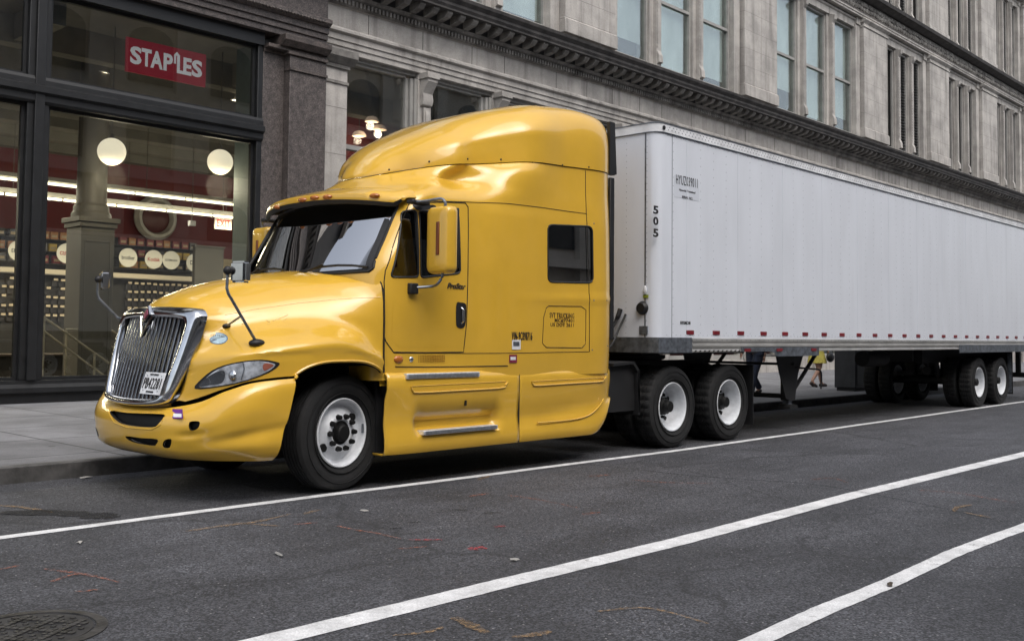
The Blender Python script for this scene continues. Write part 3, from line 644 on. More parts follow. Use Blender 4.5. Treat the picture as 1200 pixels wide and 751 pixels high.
def emit_store():
    root = empty('storefront', (9, 10.4, 0), 'dark glazed shopfront in black iron frames beside a brown granite pier', 'storefront')
    # granite pier and brown entablature
    bm = B(); box(bm, 11.62, 12.527, FY-.14, FY+.5, .55, 7.05); obj('granite_pier', bm, GRAN, root, bevel=.012)
    bm = B(); box(bm, 11.12, 11.618, FY+.06, FY+.5, .55, 7.05); obj('pier_return', bm, GRAN, root, bevel=.01)
    bm = B(); box(bm, 11.10, 12.529, FY-.2, FY+.5, G+.15, .548); obj('pier_base', bm, GRAND, root, bevel=.02)
    bm = B(); box(bm, 11.55, 12.529, FY-.19, FY+.5, 7.052, 7.12); box(bm, 11.12, 11.548, FY+.02, FY+.5, 7.052, 7.12)
    prism(bm, [(FY-.2, 7.20), (FY-.32, 7.30), (FY-.32, 7.412), (FY+.5, 7.412), (FY+.5, 7.20)], 'x', 11.38, 12.529); box(bm, 11.12, 12.529, FY-.13, FY+.4, 7.122, 7.198)
    obj('pier_capital', bm, GRAND, root, bevel=.008)
    bm = B(); box(bm, 11.6, 12.529, FY-.18, FY+.4, 6.74, 6.79); obj('necking', bm, GRAND, root)
    fas = [(FY+.5, 7.42), (FY-.12, 7.42), (FY-.12, 7.54), (FY-.16, 7.545), (FY-.16, 7.66), (FY-.20, 7.665), (FY-.20, 7.79), (FY-.24, 7.80), (FY-.32, 7.86), (FY-.32, 7.93), (FY-.22, 7.98), (FY-.15, 8.0), (FY-.15, 8.41), (FY+.5, 8.41)]
    obj('entablature', extr(B(), fas, -4, 12.527), GRAN, root, sharp=20)
    bm = B(); x = -3
    while x < 12.5: sphere(bm, (x, FY-.31, 7.855), .03, 6, 4); x += .075
    obj('bead_moulding', bm, GRAND, root)
    # iron frames
    y0, y1 = FY+.06, FY+.32; yg = FY+.2
    Ms = [(-3.6, -3.3), (1.6, 1.9), (6.58, 6.94)]
    for a, b_ in Ms: bm = B(); box(bm, a, b_, y0, y1, .56, 7.38); box(bm, a+.1, b_-.1, y0-.07, y0-.002, .56, 7.38); obj('mullion', bm, IRON, root, bevel=.01)
    obj('mullion', bx(11.0, 11.118, y0, y1, .56, 7.38), IRON, root, bevel=.01)
    bm = B()
    prism(bm, [(y0-.02, 5.22), (y0-.05, 5.26), (y0-.05, 5.36), (y0-.12, 5.40), (y0-.12, 5.50), (y0-.05, 5.54), (y0-.05, 5.62), (y0-.02, 5.68), (y1+.1, 5.68), (y1+.1, 5.22)], 'x', -3.3, 11.117)
    obj('transom', bm, IRON, root, sharp=20)
    bm = B(); prism(bm, [(y0-.04, 7.16), (y0-.04, 7.416), (y1+.1, 7.416), (y1+.1, 7.16)], 'x', -3.3, 11.117); obj('head_beam', bm, IRON, root)
    bm = B(); prism(bm, [(y0-.1, .36), (y0-.1, .44), (y0-.03, .50), (y0-.03, .56), (y1+.3, .56), (y1+.3, .36)], 'x', -3.6, 11.1); box(bm, -3.6, 11.1, y0-.02, y1+.3, G+.15, .358)
    obj('sill_base', bm, IRON, root, sharp=20)
    for (a, b_) in ((-3.3, 1.6), (1.9, 6.58), (6.94, 11.0)):
        for z0, z1 in ((.56, 5.22), (5.68, 7.16)):
            t = .055; bm = B(); box(bm, a+.002, a+t, yg-.04, yg+.05, z0, z1); box(bm, b_-t, b_-.002, yg-.04, yg+.05, z0, z1); box(bm, a+t, b_-t, yg-.04, yg+.05, z0+.002, z0+t); box(bm, a+t, b_-t, yg-.04, yg+.05, z1-t, z1-.002)
            w = obj('shop_window', bm, IRON, root, smooth=False)
            obj('glass', bx(a+t-.01, b_-t+.01, yg, yg+.012, z0+t-.01, z1-t+.01), STG, w, smooth=False)
    # room shell (floor below street level, lit by its own lamps)
    XA, XB, YB = -4, 34, 20.3
    rm = root
    obj('shop_floor', bx(XA, XB, FY+.5, YB, -.25, -.15), pmat('shop_floor_tile', (.05, .045, .04), .35), rm, smooth=False)
    obj('shop_ceiling', bx(XA, XB, FY+.51, YB, 7.3, 7.4), CEIL, rm, smooth=False)
    obj('shop_back_wall', bx(XA, XB, YB, YB+.2, -.2, 7.3), REDW, rm, smooth=False)
    bm = bx(XA-.2, XA, FY+.5, YB, -.2, 7.3); box(bm, XB, XB+.2, FY+.5, YB, -.2, 7.3); obj('shop_side_wall', bm, REDW, rm, smooth=False)
    obj('dropped_ceiling', bx(XA, XB, 13.95, YB-.01, 6.12, 6.2), CEIL, rm, smooth=False)
    obj('red_bulkhead', bx(12.6, 33.9, 13.45, 13.6, 4.9, 7.29), REDW, rm, smooth=False)
    # dropped bulkhead and ceiling beams
    bm = B()
    for yb, zb in ((12.6, 6.75), (15.6, 5.9), (17.2, 5.9), (18.8, 5.9)): box(bm, XA, XB, yb, yb+.35, zb, 7.29 if yb < 13 else 6.119)
    box(bm, XA, XB, 13.7, 13.94, 5.85, 7.299)
    for xb in (2.5, 7.1, 11.7, 16.3): box(bm, xb, xb+.3, FY+.6, 12.59, 6.8, 7.29)
    obj('ceiling_beam', bm, CEIL, rm, smooth=False)
    obj('pale_wall_panel', bx(15.3, 17.2, YB-.1, YB-.01, -.1, 3.6), pmat('cream_wall', (.5, .42, .28), .7), rm, smooth=False)
    obj('green_screen_wall', bx(11.15, 11.35, FY+.40, FY+1.12, -.1, 7.29), pmat('grey_green_wall', (.10, .13, .13), .6), rm, smooth=False)
    # column
    bm = B(); cx, cy = 8.93, 13.2
    box(bm, cx-.34, cx+.34, cy-.34, cy+.34, -.15, 3.46); box(bm, cx-.38, cx+.38, cy-.38, cy+.38, 3.462, 3.56); box(bm, cx-.42, cx+.42, cy-.42, cy+.42, 3.562, 3.66)
    for s in (-1,):
        box(bm, cx-.27, cx-.24, cy-.352, cy-.339, .3, 3.2); box(bm, cx+.24, cx+.27, cy-.352, cy-.339, .3, 3.2); box(bm, cx-.24, cx+.24, cy-.352, cy-.339, 3.16, 3.2)
    lathe(bm, [(.38, 3.662), (.38, 3.75), (.34, 3.80), (.34, 3.9), (.29, 3.96), (.275, 7.0), (.34, 7.02), (.34, 7.08), (.42, 7.28)], (cx, cy, 0), 'z', 32)
    obj('iron_column', bm, OLV, rm, bevel=.01)
    bm = B(); cx = 18.5
    box(bm, cx-.5, cx+.5, cy-.5, cy+.5, -.15, 3.5); lathe(bm, [(.42, 3.52), (.3, 3.9), (.3, 7.28)], (cx, cy, 0), 'z', 32)
    obj('iron_column', bm, OLV, rm)
    return root
emit_store()
def emit_contents():
    YB = 20.3
    # window sign
    s = empty('shop_sign', (9.2, 10.76, 6.5), 'red rectangular sign with white bold lettering hanging behind the upper shop window', 'sign')
    a0 = at(148, 47, Y=10.76); a1 = at(242, 96, Y=10.76)
    x0, x1 = 8.40, 10.02; z0, z1 = 6.18, 6.80
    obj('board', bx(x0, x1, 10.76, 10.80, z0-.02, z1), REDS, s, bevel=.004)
    WS = emat('sign_letters', (.80, .82, .86), .12)  # letters get a faint glow as well, to match the board
    for i, (t, u0, u1) in enumerate([('S', .05, .185), ('T', .185, .305), ('A', .295, .445), ('P', .455, .57), ('E', .705, .81), ('S', .815, .95)]):
        text('lettering', t, (u1-u0)*(x1-x0), .33, (x0+u0*(x1-x0), 10.757, z0+.14), FACE_Y, WS, s, bold=.035, depth=.004)
    lx = x0+.580*(x1-x0); zb = z0+.14; bm = B()      # the L drawn as a bent staple
    prism(bm, [(lx+.005, zb+.17), (lx+.005, zb+.34), (lx+.06, zb+.40), (lx+.125, zb+.34), (lx+.125, zb+.06), (lx+.20, zb+.06), (lx+.20, zb), (lx+.07, zb), (lx+.07, zb+.325), (lx+.055, zb+.335), (lx+.045, zb+.325), (lx+.045, zb+.17)], 'y', 10.748, 10.757)
    obj('lettering', bm, WS, s, smooth=False)
    # globes
    for k, (px, py, Y, lab) in enumerate([(131, 178, 11.8, 'glowing white globe pendant lamp in front of the round iron column'), (258, 190, 11.8, 'glowing white globe pendant lamp at the right end of the shop window')]):
        c = at(px, py, Y=Y); g = empty('globe_pendant_lamp', c, lab, 'pendant lamp', 'globe pendant lamps in the shop')
        obj('globe', sphere(B(), c, .262, 32, 20), GLOB, g)
        obj('cord', tube(B(), [(c[0], c[1], c[2]+.25), (c[0], c[1], 7.25)], .012, 6), OLV, g)
        obj('fitting', lathe(B(), [(.05, .25), (.05, .31), (.02, .34)], c, 'z', 16), OLV, g)
        l = bpy.data.lights.new('globe_light', 'POINT'); l.energy = 35; l.color = (1, .85, .6); l.shadow_soft_size = .28
        lo = bpy.data.objects.new('globe_light', l); COL.objects.link(lo); lo.location = c-np.array([0, 0, .5]); setpar(lo, g)
    # tube light rows
    for k, (za, Y, lab) in enumerate([(4.56, 15.0, 'long row of bright tube lights, the upper of two lines crossing the shop'), (4.12, 15.0+.9, 'long row of bright tube lights, the lower of two lines crossing the shop')]):
        p = at(200, 231.5 if k == 0 else 247.5, Y=Y); z = p[2]; t = empty('tube_light_row', (8, Y, z), lab, 'tube lights', 'tube light rows in the shop')
        obj('housing', bx(-3, 30, Y-.09, Y+.09, z+.05, z+.13), pmat('lamp_housing', (.5, .48, .42), .5), t, smooth=False)
        for x in np.arange(-3, 29.9, 1.25): obj('tube', lathe(B(), [(.03, 0), (.03, 1.2)], (x, Y, z), 'x', 10), TUBE, t)
        for x in np.arange(-2, 30, 2.6): obj('suspension_rod', tube(B(), [(x, Y, z+.13), (x, Y, 7.28)], .008, 5), OLV, t)
        l = bpy.data.lights.new('tube_light', 'AREA'); l.shape = 'RECTANGLE'; l.size = 30; l.size_y = .1; l.energy = 620; l.color = (1, .88, .66)
        lo = bpy.data.objects.new('tube_light', l); COL.objects.link(lo); lo.location = (13.5, Y, z-.05); setpar(lo, t)
        l2 = l.copy(); l2.energy = 70; lo = bpy.data.objects.new('tube_light', l2); COL.objects.link(lo); lo.location = (13.5, Y+.12, z+.1); lo.rotation_euler = (R(110), 0, 0); setpar(lo, t)
    # exit sign
    c = at(262, 262, Y=16.2); e = empty('exit_sign', c, 'small white illuminated sign with red letters EXIT below the tube lights', 'sign')
    obj('panel', bx(c[0]-.24, c[0]+.24, 16.2, 16.26, c[2]-.16, c[2]+.16), emat('exit_panel', (.60, .50, .42), .12), e, bevel=.01)
    text('lettering', 'EXIT', .38, .19, (c[0]-.19, 16.195, c[2]-.095), FACE_Y, emat('exit_letters', (.55, .015, .01), .12), e, bold=.012)
    obj('rod', tube(B(), [(c[0], 16.23, c[2]+.16), (c[0], 16.23, 7.28)], .012, 6), OLV, e)
    # ceiling sensor box hanging
    c = at(225, 262, Y=14.2); e = empty('hanging_sensor', c, 'small pale box hanging on a thin rod left of the EXIT sign', 'sensor')
    obj('box', bx(c[0]-.07, c[0]+.07, 14.14, 14.26, c[2]-.06, c[2]+.06), WHT, e, bevel=.01); obj('rod', tube(B(), [(c[0], 14.2, c[2]+.06), (c[0], 14.2, 7.28)], .008, 6), OLV, e)
    # big ring ornament on the wall
    c = at(181, 256, Y=20.1); rg = empty('ring_ornament', c, 'large pale ring shaped push button ornament on the red wall', 'wall ornament')
    obj('ring', lathe(B(), [(.62, 0), (.64, -.10), (.56, -.22), (.48, -.22), (.42, -.10), (.42, 0)], c, 'y', 48), pmat('ring_silver', (.42, .40, .36), .4, var=.1), rg)
    obj('button_face', lathe(B(), [(.43, 0), (.43, -.06), (.3, -.12), (0, -.13)], c, 'y', 48), pmat('button_maroon', (.09, .02, .02), .4), rg)
    bm = B()
    # downlights in the upper window
    for k, (px, py, lab) in enumerate([(120, 86, 'small round ceiling downlight left below the red sign'), (277, 118, 'small round ceiling downlight right below the red sign')]):
        c = at(px, py, Y=13.0); d = empty('downlight', c, lab, 'downlight')
        obj('trim', lathe(B(), [(.12, .02), (.14, 0), (.10, 0)], c, 'z', 20, close=False), WHT, d); obj('lens', lathe(B(), [(.10, .004), (0, -.01)], c, 'z', 20, close=False), emat('downlight_glow', (1, .85, .6), 3), d)
        obj('stem', tube(B(), [(c[0], c[1], c[2]+.02), (c[0], c[1], 7.28)], .05, 8), CEIL, d)
    # pendant shades behind limestone shop windows
    for k, (px, py, lab) in enumerate([(436, 143, 'white dome pendant lamp, topmost of three in the red room'), (445, 152.5, 'white dome pendant lamp, right lower one of three in the red room'), (421, 160, 'white dome pendant lamp, lowest and leftmost of three in the red room')]):
        c = at(px, py-1, Y=12.3+k*.3); g = empty('dome_pendant_lamp', c, lab, 'pendant lamp', 'dome pendants in the red room')
        obj('shade', lathe(B(), [(.03, .12), (.12, .09), (.17, .02), (.175, -.02), (.165, -.02), (.11, .07)], c, 'z', 24, close=False), emat('shade_glow', (.8, .6, .45), .25), g)
        obj('cord', tube(B(), [(c[0], c[1], c[2]+.1), (c[0], c[1], 7.28)], .008, 5), OLV, g)
        l = bpy.data.lights.new('pendant_light', 'POINT'); l.energy = 5; l.color = (1, .82, .6); l.shadow_soft_size = .1
        lo = bpy.data.objects.new('pendant_light', l); COL.objects.link(lo); lo.location = (c[0], c[1]+.05, c[2]-.12); setpar(lo, g)
    # wall shelving
    sh = empty('display_wall', (10, 20, 0), 'long wall display of pegboard and shelves full of printer ink behind the shop window', 'display shelf')
    SHD = pmat('shelf_dark', (.03, .027, .025), .6)
    obj('pegboard', bx(-2, 15.1, 20.2, 20.29, -.1, 4.0), SHD, sh, smooth=False)
    bm = B()
    for z in (3.15, 3.46, 3.78): box(bm, -2, 15.1, 19.85, 20.199, z-.02, z)
    obj('shelf_board', bm, SHD, sh, smooth=False)
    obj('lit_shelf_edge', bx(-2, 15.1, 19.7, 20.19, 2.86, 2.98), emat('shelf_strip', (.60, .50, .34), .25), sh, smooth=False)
    rnd = random.Random(11)
    kinds = [('orange', (.40, .16, .04)), ('black', (.02, .02, .022)), ('dark red', (.22, .02, .025)), ('grey', (.16, .16, .17)), ('yellow', (.55, .38, .06))]
    KM = {k: pmat('carton_'+k.replace(' ', '_'), c, .45, var=.1) for k, c in kinds}
    src = {}
    for k, c in kinds:
        r = empty('ink_carton', (0, 0, 0), '%s printer ink carton on the top shelves of the display wall' % k, 'carton', '%s ink cartons' % k)
        o1 = obj('carton_body', bx(-.10, .10, -.06, .06, 0, .20), KM[k], r, bevel=.004); o2 = obj('carton_label', bx(-.07, .07, -.064, -.061, .05, .12), pmat('carton_label_'+k.replace(' ', '_'), (.45, .36, .22), .6), r, smooth=False)
        src[k] = [r, o1, o2, False]
    def put(S_, x, y, z):
        if not S_[3]: S_[0].location = (x, y, z); S_[3] = True; return
        c = S_[0].copy(); COL.objects.link(c); c.location = (x, y, z)
        for q in S_[1:3]:
            d = q.copy(); COL.objects.link(d); d.parent = c
    for row, z in enumerate((3.15, 3.46, 3.78)):
        x = 9.35
        while x < 15.0:
            seg = int(x/1.15)+row
            k = ['orange', 'black', 'dark red', 'grey', 'black', 'yellow', 'dark red'][(seg*3+row) % 7] if rnd.random() < .8 else rnd.choice(kinds)[0]
            pu = proj_px(x, 19.9, z+.1)
            if not (83 < pu < 143): put(src[k], x, 19.95+rnd.uniform(-.03, .03), z+.001)
            x += rnd.uniform(.235, .30)
    r = empty('ink_blister_pack', (0, 0, 0), 'dark blister pack with a pale price tag hanging on the pegboard', 'blister pack', 'blister packs on the pegboard')
    p1 = obj('pack', bx(-.07, .07, -.02, .02, -.17, 0), pmat('blister_dark', (.035, .032, .034), .35, var=.5, scale=2), r, bevel=.004)
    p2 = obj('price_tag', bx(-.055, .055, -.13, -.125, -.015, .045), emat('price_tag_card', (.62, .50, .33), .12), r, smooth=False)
    SP = [r, p1, p2, False]
    z = 2.72; cnt = 0
    while z > 1.55 and cnt < 290:
        x = 9.4
        while x < 15.05:
            pu = proj_px(x, 20.1, z)
            if not (83 < pu < 143) and pu < 232 and rnd.random() > .12 and cnt < 290: put(SP, x, 20.12, z+rnd.uniform(-.012, .012)); cnt += 1
            x += .185
        z -= .235
    # brand discs
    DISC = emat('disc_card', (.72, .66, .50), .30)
    for t, px, py, col, w, h, lab in [('EPSON', 22, 294, (.02, .02, .03), .36, .10, 'round cream disc lettered EPSON, leftmost on the display wall'), ('canon', 75+3, 297, (.5, .03, .03), .36, .10, 'round cream disc with red lettering, half hidden by the column'),
                                    ('brother', 150, 302, (.02, .02, .03), .37, .11, 'round cream disc lettered brother right of the column'), ('Kodak', 180, 304, (.55, .03, .02), .36, .11, 'round cream disc with red Kodak lettering'),
                                    ('LEXMARK', 200.5, 305, (.05, .05, .05), .38, .06, 'round cream disc lettered LEXMARK in thin capitals'), ('DELL', 228, 308, (.02, .02, .03), .30, .12, 'round cream disc at the right end of the shelves, lettered DELL')]:
        c = at(px, py, Y=19.6); d = empty('brand_disc', c, lab, 'sign', 'round brand discs on the display wall')
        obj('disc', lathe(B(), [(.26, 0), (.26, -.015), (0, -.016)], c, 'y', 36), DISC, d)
        text('lettering', t, w, h, (c[0]-w/2, c[1]-.018, c[2]-h/2), FACE_Y, pmat('disc_ink', col, .6), d, bold=.01)
        obj('bracket', tube(B(), [(c[0], c[1], c[2]), (c[0], 20.19, c[2])], .01, 6), SHD, d)
    # free-standing dark panel
    a = at(229, 289, Y=18.6); b_ = at(257, 289, Y=18.6); p = empty('display_panel', (a[0], 18.6, 0), 'tall grey free-standing display panel at the right end of the ink shelves', 'display panel')
    obj('panel', bx(a[0], b_[0]+.15, 18.6, 18.75, -.14, a[2]), pmat('panel_grey', (.075, .07, .06), .5), p, bevel=.01)
    obj('panel_trim', bx(a[0]-.03, b_[0]+.18, 18.57, 18.78, a[2]+.002, a[2]+.05), pmat('panel_trim_grey', (.12, .11, .1), .5), p)
    # checkout counters, dark
    cn = empty('sales_counter', (7.5, 16.2, -.15), 'long dark sales counter behind the stair railing', 'counter')
    obj('counter_body', bx(3.5, 14.5, 16.2, 16.9, -.15, .82), pmat('counter_dark', (.03, .025, .022), .5), cn, bevel=.01)
    obj('counter_top', bx(3.4, 14.6, 16.1, 17.0, .822, .87), pmat('counter_top_dark', (.06, .045, .035), .35), cn, bevel=.01)
    # stair railing
    ra = empty('stair_railing', (8.5, 12.2, 0), 'steel stair handrail with two sloping rails behind the shop glass', 'railing')
    RM = pmat('railing_steel', (.45, .40, .30), .4, metal=.3)
    bm = B()
    def q(px, py, Y): return Vector(at(px, py, Y=Y))
    tube(bm, [q(50, 371, 12.2), q(90, 399, 12.2), q(140, 434, 12.2)], .022, 8); tube(bm, [q(50, 387, 12.2), q(90, 417, 12.2), q(135, 450, 12.2)], .022, 8)
    tube(bm, [q(77, 386, 12.9), q(100, 386, 12.9), q(140, 412, 12.9)], .022, 8); tube(bm, [q(101, 369, 13.6), q(140, 393, 13.6)], .022, 8)
    obj('handrail', bm, RM, ra)
    for px, py, Y in ((52, 373, 12.2), (111, 413, 12.2), (78, 387, 12.9), (100, 370, 13.6), (120, 400, 12.9)):
        a = q(px, py, Y); obj('post', tube(B(), [a, (a.x, a.y, -.14)], .022, 8), RM, ra)
def proj_px(x, y, z):
    c = CM.T @ (np.array([x, y, z])-CAM); return CX+FPX*c[0]/c[2]
emit_contents()
def emit_opposite():
    """the other side of the street, seen only as reflections"""
    r = empty('opposite_building', (0, -20, 0), 'pale stone block with arched windows across the street, seen only in reflections', 'building')
    PS = pmat('pale_stone', (.42, .39, .35), .8, var=.12, scale=.6)
    bm = bx(-50, 90, -21.2, -20.2, G+.15, 18.2)
    x = -48
    while x < 88:
        box(bm, x, x+.9, -20.2, -19.9, .2, 17.6); x += 4.6
    for z in (4.6, 9.0, 13.2, 17.6): box(bm, -50, 90, -20.2, -19.6, z, z+.35)
    obj('wall', bm, PS, r, smooth=False)
    x = -47; k = 0
    src = None
    while x < 86:
        for z0, z1 in ((.8, 4.0), (5.4, 8.3), (9.8, 12.4), (14.0, 17)):
            if src is None:
                bmw = B(); pts = [(-1.2, 0), (1.2, 0)]+[(1.2*math.cos(t), 2.1+.8*math.sin(t)) for t in np.linspace(0, math.pi, 12)]
                prism(bmw, pts, 'y', -.03, .03); src = obj('window', bmw, pmat('far_window', (.03, .035, .04), .15), r, smooth=False)
                src.matrix_parent_inverse = r.matrix_world.inverted(); src.location = (x+2.3, -20.14, z0)
            else:
                c = src.copy(); COL.objects.link(c); c.location = (x+2.3, -20.14, z0)
        x += 4.6
emit_opposite()

# ================================================================== TRUCK
def bvh_of(bm): return BVHTree.FromBMesh(bm)
def solid(o, t):
    m = o.modifiers.new('s', 'SOLIDIFY'); m.thickness = t; m.offset = -1; m.material_offset = 1
    me = evalmesh(o); o.modifiers.clear(); old = o.data; o.data = me; me.name = old.name
    return o
def shell(name, bm, mats, parent, t=.03):
    me_o = obj(name, bm, mats, parent); 
    return solid(me_o, t)
def wheel(name, c, side, kind, rot=0., dual=False, dual_only=False):
    """side -1: outer face towards the camera. built at origin, outer face towards -y, then placed"""
    root = bpy.data.objects.new(name, None); COL.objects.link(root)
    r, w = .505, .27
    pr = []
    # tyre profile: from inner bead round the tread to the outer bead (r, y)
    half = [(.300, .10), (.330, .125), (.40, .140), (.455, .132), (.487, .118), (.500, .098)]
    outer = [(a, -b) for a, b in half]; inner = [(a, b) for a, b in half[::-1]]
    if kind == 'steer':
        tread = []
        for y in (-.075, -.038, 0, .038, .075):
            tread += [(.505, y-.012), (.505, y-.005), (.492, y-.004), (.492, y+.004), (.505, y+.005), (.505, y+.012)]
    else:
        tread = [(.505, -.085), (.505, -.045), (.494, -.044), (.494, -.036), (.505, -.035), (.505, -.004), (.494, -.004), (.494, .004), (.505, .004), (.505, .035), (.494, .036), (.494, .044), (.505, .045), (.505, .085)]
    yy = 0.
    bm = B(); seg = 96
    rings = []
    prof = [(.288, -.095)]+outer+tread+inner+[(.288, .095)]
    for i, (a, y) in enumerate(prof):
        ring = []
        for k in range(seg):
            t = 2*math.pi*k/seg; rr = a
            if kind != 'steer' and a > .495 and k % 3 == 0: rr = a-.016
            ring.append(bm.verts.new((rr*math.cos(t), y, rr*math.sin(t))))
        rings.append(ring)
    for A, D in zip(rings, rings[1:]):
        for k in range(seg): bm.faces.new((A[k], A[(k+1) % seg], D[(k+1) % seg], D[k]))
    # sidewall lettering ridge and beads
    for a in (.345, .43): 
        lathe(bm, [(a-.003, -.13), (a-.003, -.1445), (a+.003, -.1445), (a+.003, -.13)], (0, 0, 0), 'y', 72, close=False)
    ty = obj('tyre', bm, RUB, sharp=30); ty.parent = root
    if kind == 'steer':        # bulged disc
        prof = [(.287, .09), (.292, -.085), (.302, -.118), (.292, -.124), (.280, -.116), (.272, -.09), (.262, -.06), (.245, -.045), (.20, -.058), (.165, -.088), (.150, -.104), (.118, -.108), (.105, -.100), (.105, .02)]
        rim = obj('rim', lathe(B(), prof, (0, 0, 0), 'y', 64, close=False), WHL, sharp=30); rim.parent = root
        hb = lathe(B(), [(0, -.150), (.060, -.148), (.072, -.138), (.078, -.10), (.104, -.094), (.104, .02)], (0, 0, 0), 'y', 28, close=False)
        for k in range(10):
            t = 2*math.pi*k/10; bmesh.ops.create_cone(hb, cap_ends=True, segments=6, radius1=.026, radius2=.018, depth=.045, matrix=Matrix.Translation((.1425*math.cos(t), -.125, .1425*math.sin(t))) @ Matrix.Rotation(R(90), 4, 'X'))
        for t in (3.75, .61):
            lathe(hb, [(0, -.076), (.036, -.074), (.038, -.03)], (.210*math.cos(t), 0, .210*math.sin(t)), 'y', 18, close=False)
        h = obj('hub', hb, HUBM); h.parent = root
        bmv = bx(.262, .275, -.112, -.095, -.02, .06); wv = obj('balance_weight', bmv, GALV); wv.parent = root
    else:                      # deep dish
        prof = [(.287, .09), (.292, -.085), (.302, -.118), (.292, -.124), (.282, -.118), (.272, -.09), (.258, -.02), (.250, .06), (.235, .085), (.19, .095), (.17, .075), (.11, .07), (.11, .10)]
        rim = obj('rim', lathe(B(), prof, (0, 0, 0), 'y', 64, close=False), WHL, sharp=30); rim.parent = root
        hb = lathe(B(), [(0, -.09), (.062, -.088), (.070, -.075), (.078, -.02), (.105, .0), (.11, .09)], (0, 0, 0), 'y', 28, close=False)
        for k in range(10):
            t = 2*math.pi*k/10; bmesh.ops.create_cone(hb, cap_ends=True, segments=6, radius1=.018, radius2=.018, depth=.05, matrix=Matrix.Translation((.1425*math.cos(t), .055, .1425*math.sin(t))) @ Matrix.Rotation(R(90), 4, 'X'))
        for k in range(5):
            t = 2*math.pi*k/5+.4; lathe(hb, [(0, .082), (.027, .084), (.027, .1)], (.212*math.cos(t), 0, .212*math.sin(t)), 'y', 14, close=False)
        h = obj('hub', hb, HUBM); h.parent = root
    root.location = c; root.rotation_euler = (0, 0, rot+(0 if side < 0 else math.pi))
    return root
def copy_wheel(src, c, side, rot=0., parent=None):
    r = src.copy(); COL.objects.link(r); r.location = c; r.rotation_euler = (0, 0, rot+(0 if side < 0 else math.pi))
    for q in [k for k in COL.objects if k.parent == src]:
        d = q.copy(); COL.objects.link(d); d.parent = r
    if parent:
        r.parent = parent; r.matrix_parent_inverse = parent.matrix_world.inverted()
    return r
HUBM = pmat('hub_black', (.006, .006, .006), .6, spec=.3)
def emit_truck():
    T = empty('semi_truck', (6.5, YC, G), 'bright yellow sleeper cab tractor unit with chrome grille, parked at the kerb', 'truck')
    # ---------------- cab and sleeper: one horizontally sliced skin
    def row(z, xf, x1, xc, dc, xs, ds, w7, sl, dr, dro):
        pass
    SL = []
    def add(z, xf, xc, dc, xs, dcab, dsl, xm=None, dback=None, curve=.05):
        x5, x6, x7 = (6.35, 6.85, 7.18)
        if xm is not None: x5, x6, x7 = xm
        db = dsl if dback is None else dback
        SL.append((z, [(xf, 0), (xf+curve*.35, dc*.36), (xf+curve+(xc-xf)*.22, dc*.70), (xc-.02, dc*.975), (xs, dcab), (x5, dcab+.003), (x6, dcab+(dsl-dcab)*.30), (x7, dsl), (8.2, db), (8.93, db), (9.045, db-.07), (9.055, 0)]))
    add(.98, 5.62, 5.70, 1.10, 5.78, 1.145, 1.205)
    add(1.20, 5.60, 5.70, 1.10, 5.78, 1.15, 1.215)
    add(1.60, 5.55, 5.70, 1.10, 5.78, 1.16, 1.22)
    add(1.95, 5.48, 5.73, 1.095, 5.80, 1.155, 1.22)
    add(2.30, 5.66, 5.905, 1.07, 5.98, 1.14, 1.215)
    add(2.60, 5.83, 6.075, 1.035, 6.15, 1.115, 1.21)
    add(2.70, 5.90, 6.14, 1.03, 6.23, 1.105, 1.205, (6.45, 6.86, 7.25))
    add(2.80, 6.03, 6.29, .93, 6.44, 1.045, 1.20, (6.68, 6.92, 7.25), curve=.06)
    add(2.88, 6.16, 6.40, .80, 6.54, .95, 1.195, (6.76, 6.98, 7.28), curve=.08)
    add(2.96, 6.28, 6.51, .68, 6.65, .84, 1.19, (6.86, 7.06, 7.34), curve=.09)
    add(3.06, 6.40, 6.66, .69, 6.81, .84, 1.188, (7.0, 7.18, 7.45), curve=.11)
    add(3.25, 6.68, 6.98, .76, 7.12, .90, 1.185, (7.28, 7.45, 7.72), curve=.12)
    zs = sorted(set([round(z, 3) for z in list(np.arange(.98, 3.24, .04))+[3.25]]))
    def scoop(x, d, z):
        # hollow above the door and a raised shoulder line along the roof
        if d > .4:
            d += .07*math.exp(-((z-3.09)/.07)**2)*math.exp(-((x-6.98)/.46)**2)-.035*math.exp(-((z-2.90)/.07)**2)*math.exp(-((x-6.93)/.42)**2)
                        # faint crease along the sleeper
            if x > 7.4: d += .010*math.exp(-((z-(1.76+.03*(x-7.4)))/.035)**2)*min(1, (x-7.4)/.6)
        return (x, d)
    body = slice_loft(SL, [5, 5, 5, 5, 5, 6, 6, 6, 8, 5, 5], zs)
    for v in body.verts:
        s_ = 1 if v.co.y < YC else -1; d0 = abs(v.co.y-YC); x_, d1 = scoop(v.co.x, d0, v.co.z); v.co.y = YC-s_*d1
    bb = bvh_of(body)
    o = obj('cab_body', body, [YEL, BLK], T)
    def inner(x, d, z):
        x, d = scoop(x, d, z); return (7.3+(x-7.3)*.977, d*.968)
    ib = slice_loft(SL, [5, 5, 5, 5, 5, 6, 6, 6, 8, 5, 5], zs, fn=inner)
    for v in ib.verts:
        if v.co.z < .99: v.co.z = .90
        if v.co.z > 3.245: v.co.z = 3.40
    def chk(m, nm):
        b_ = m if isinstance(m, bmesh.types.BMesh) else None
        DBG(nm, 'faces', len(b_.faces), 'nonmanifold', sum(1 for e in b_.edges if not e.is_manifold), 'vol', b_.calc_volume())
    q_ = bmesh.new(); q_.from_mesh(o.data); chk(q_, 'outer'); chk(ib, 'inner')
    boolean(o, ib, mat=BLK)
    pass
    sidep = lambda pts, Y=.07: [at(px, py, Y=Y) for px, py in pts]
    vent = roundpoly([(479, 246.5), (489.5, 246), (488.7, 324.8), (456.5, 325)], 5)
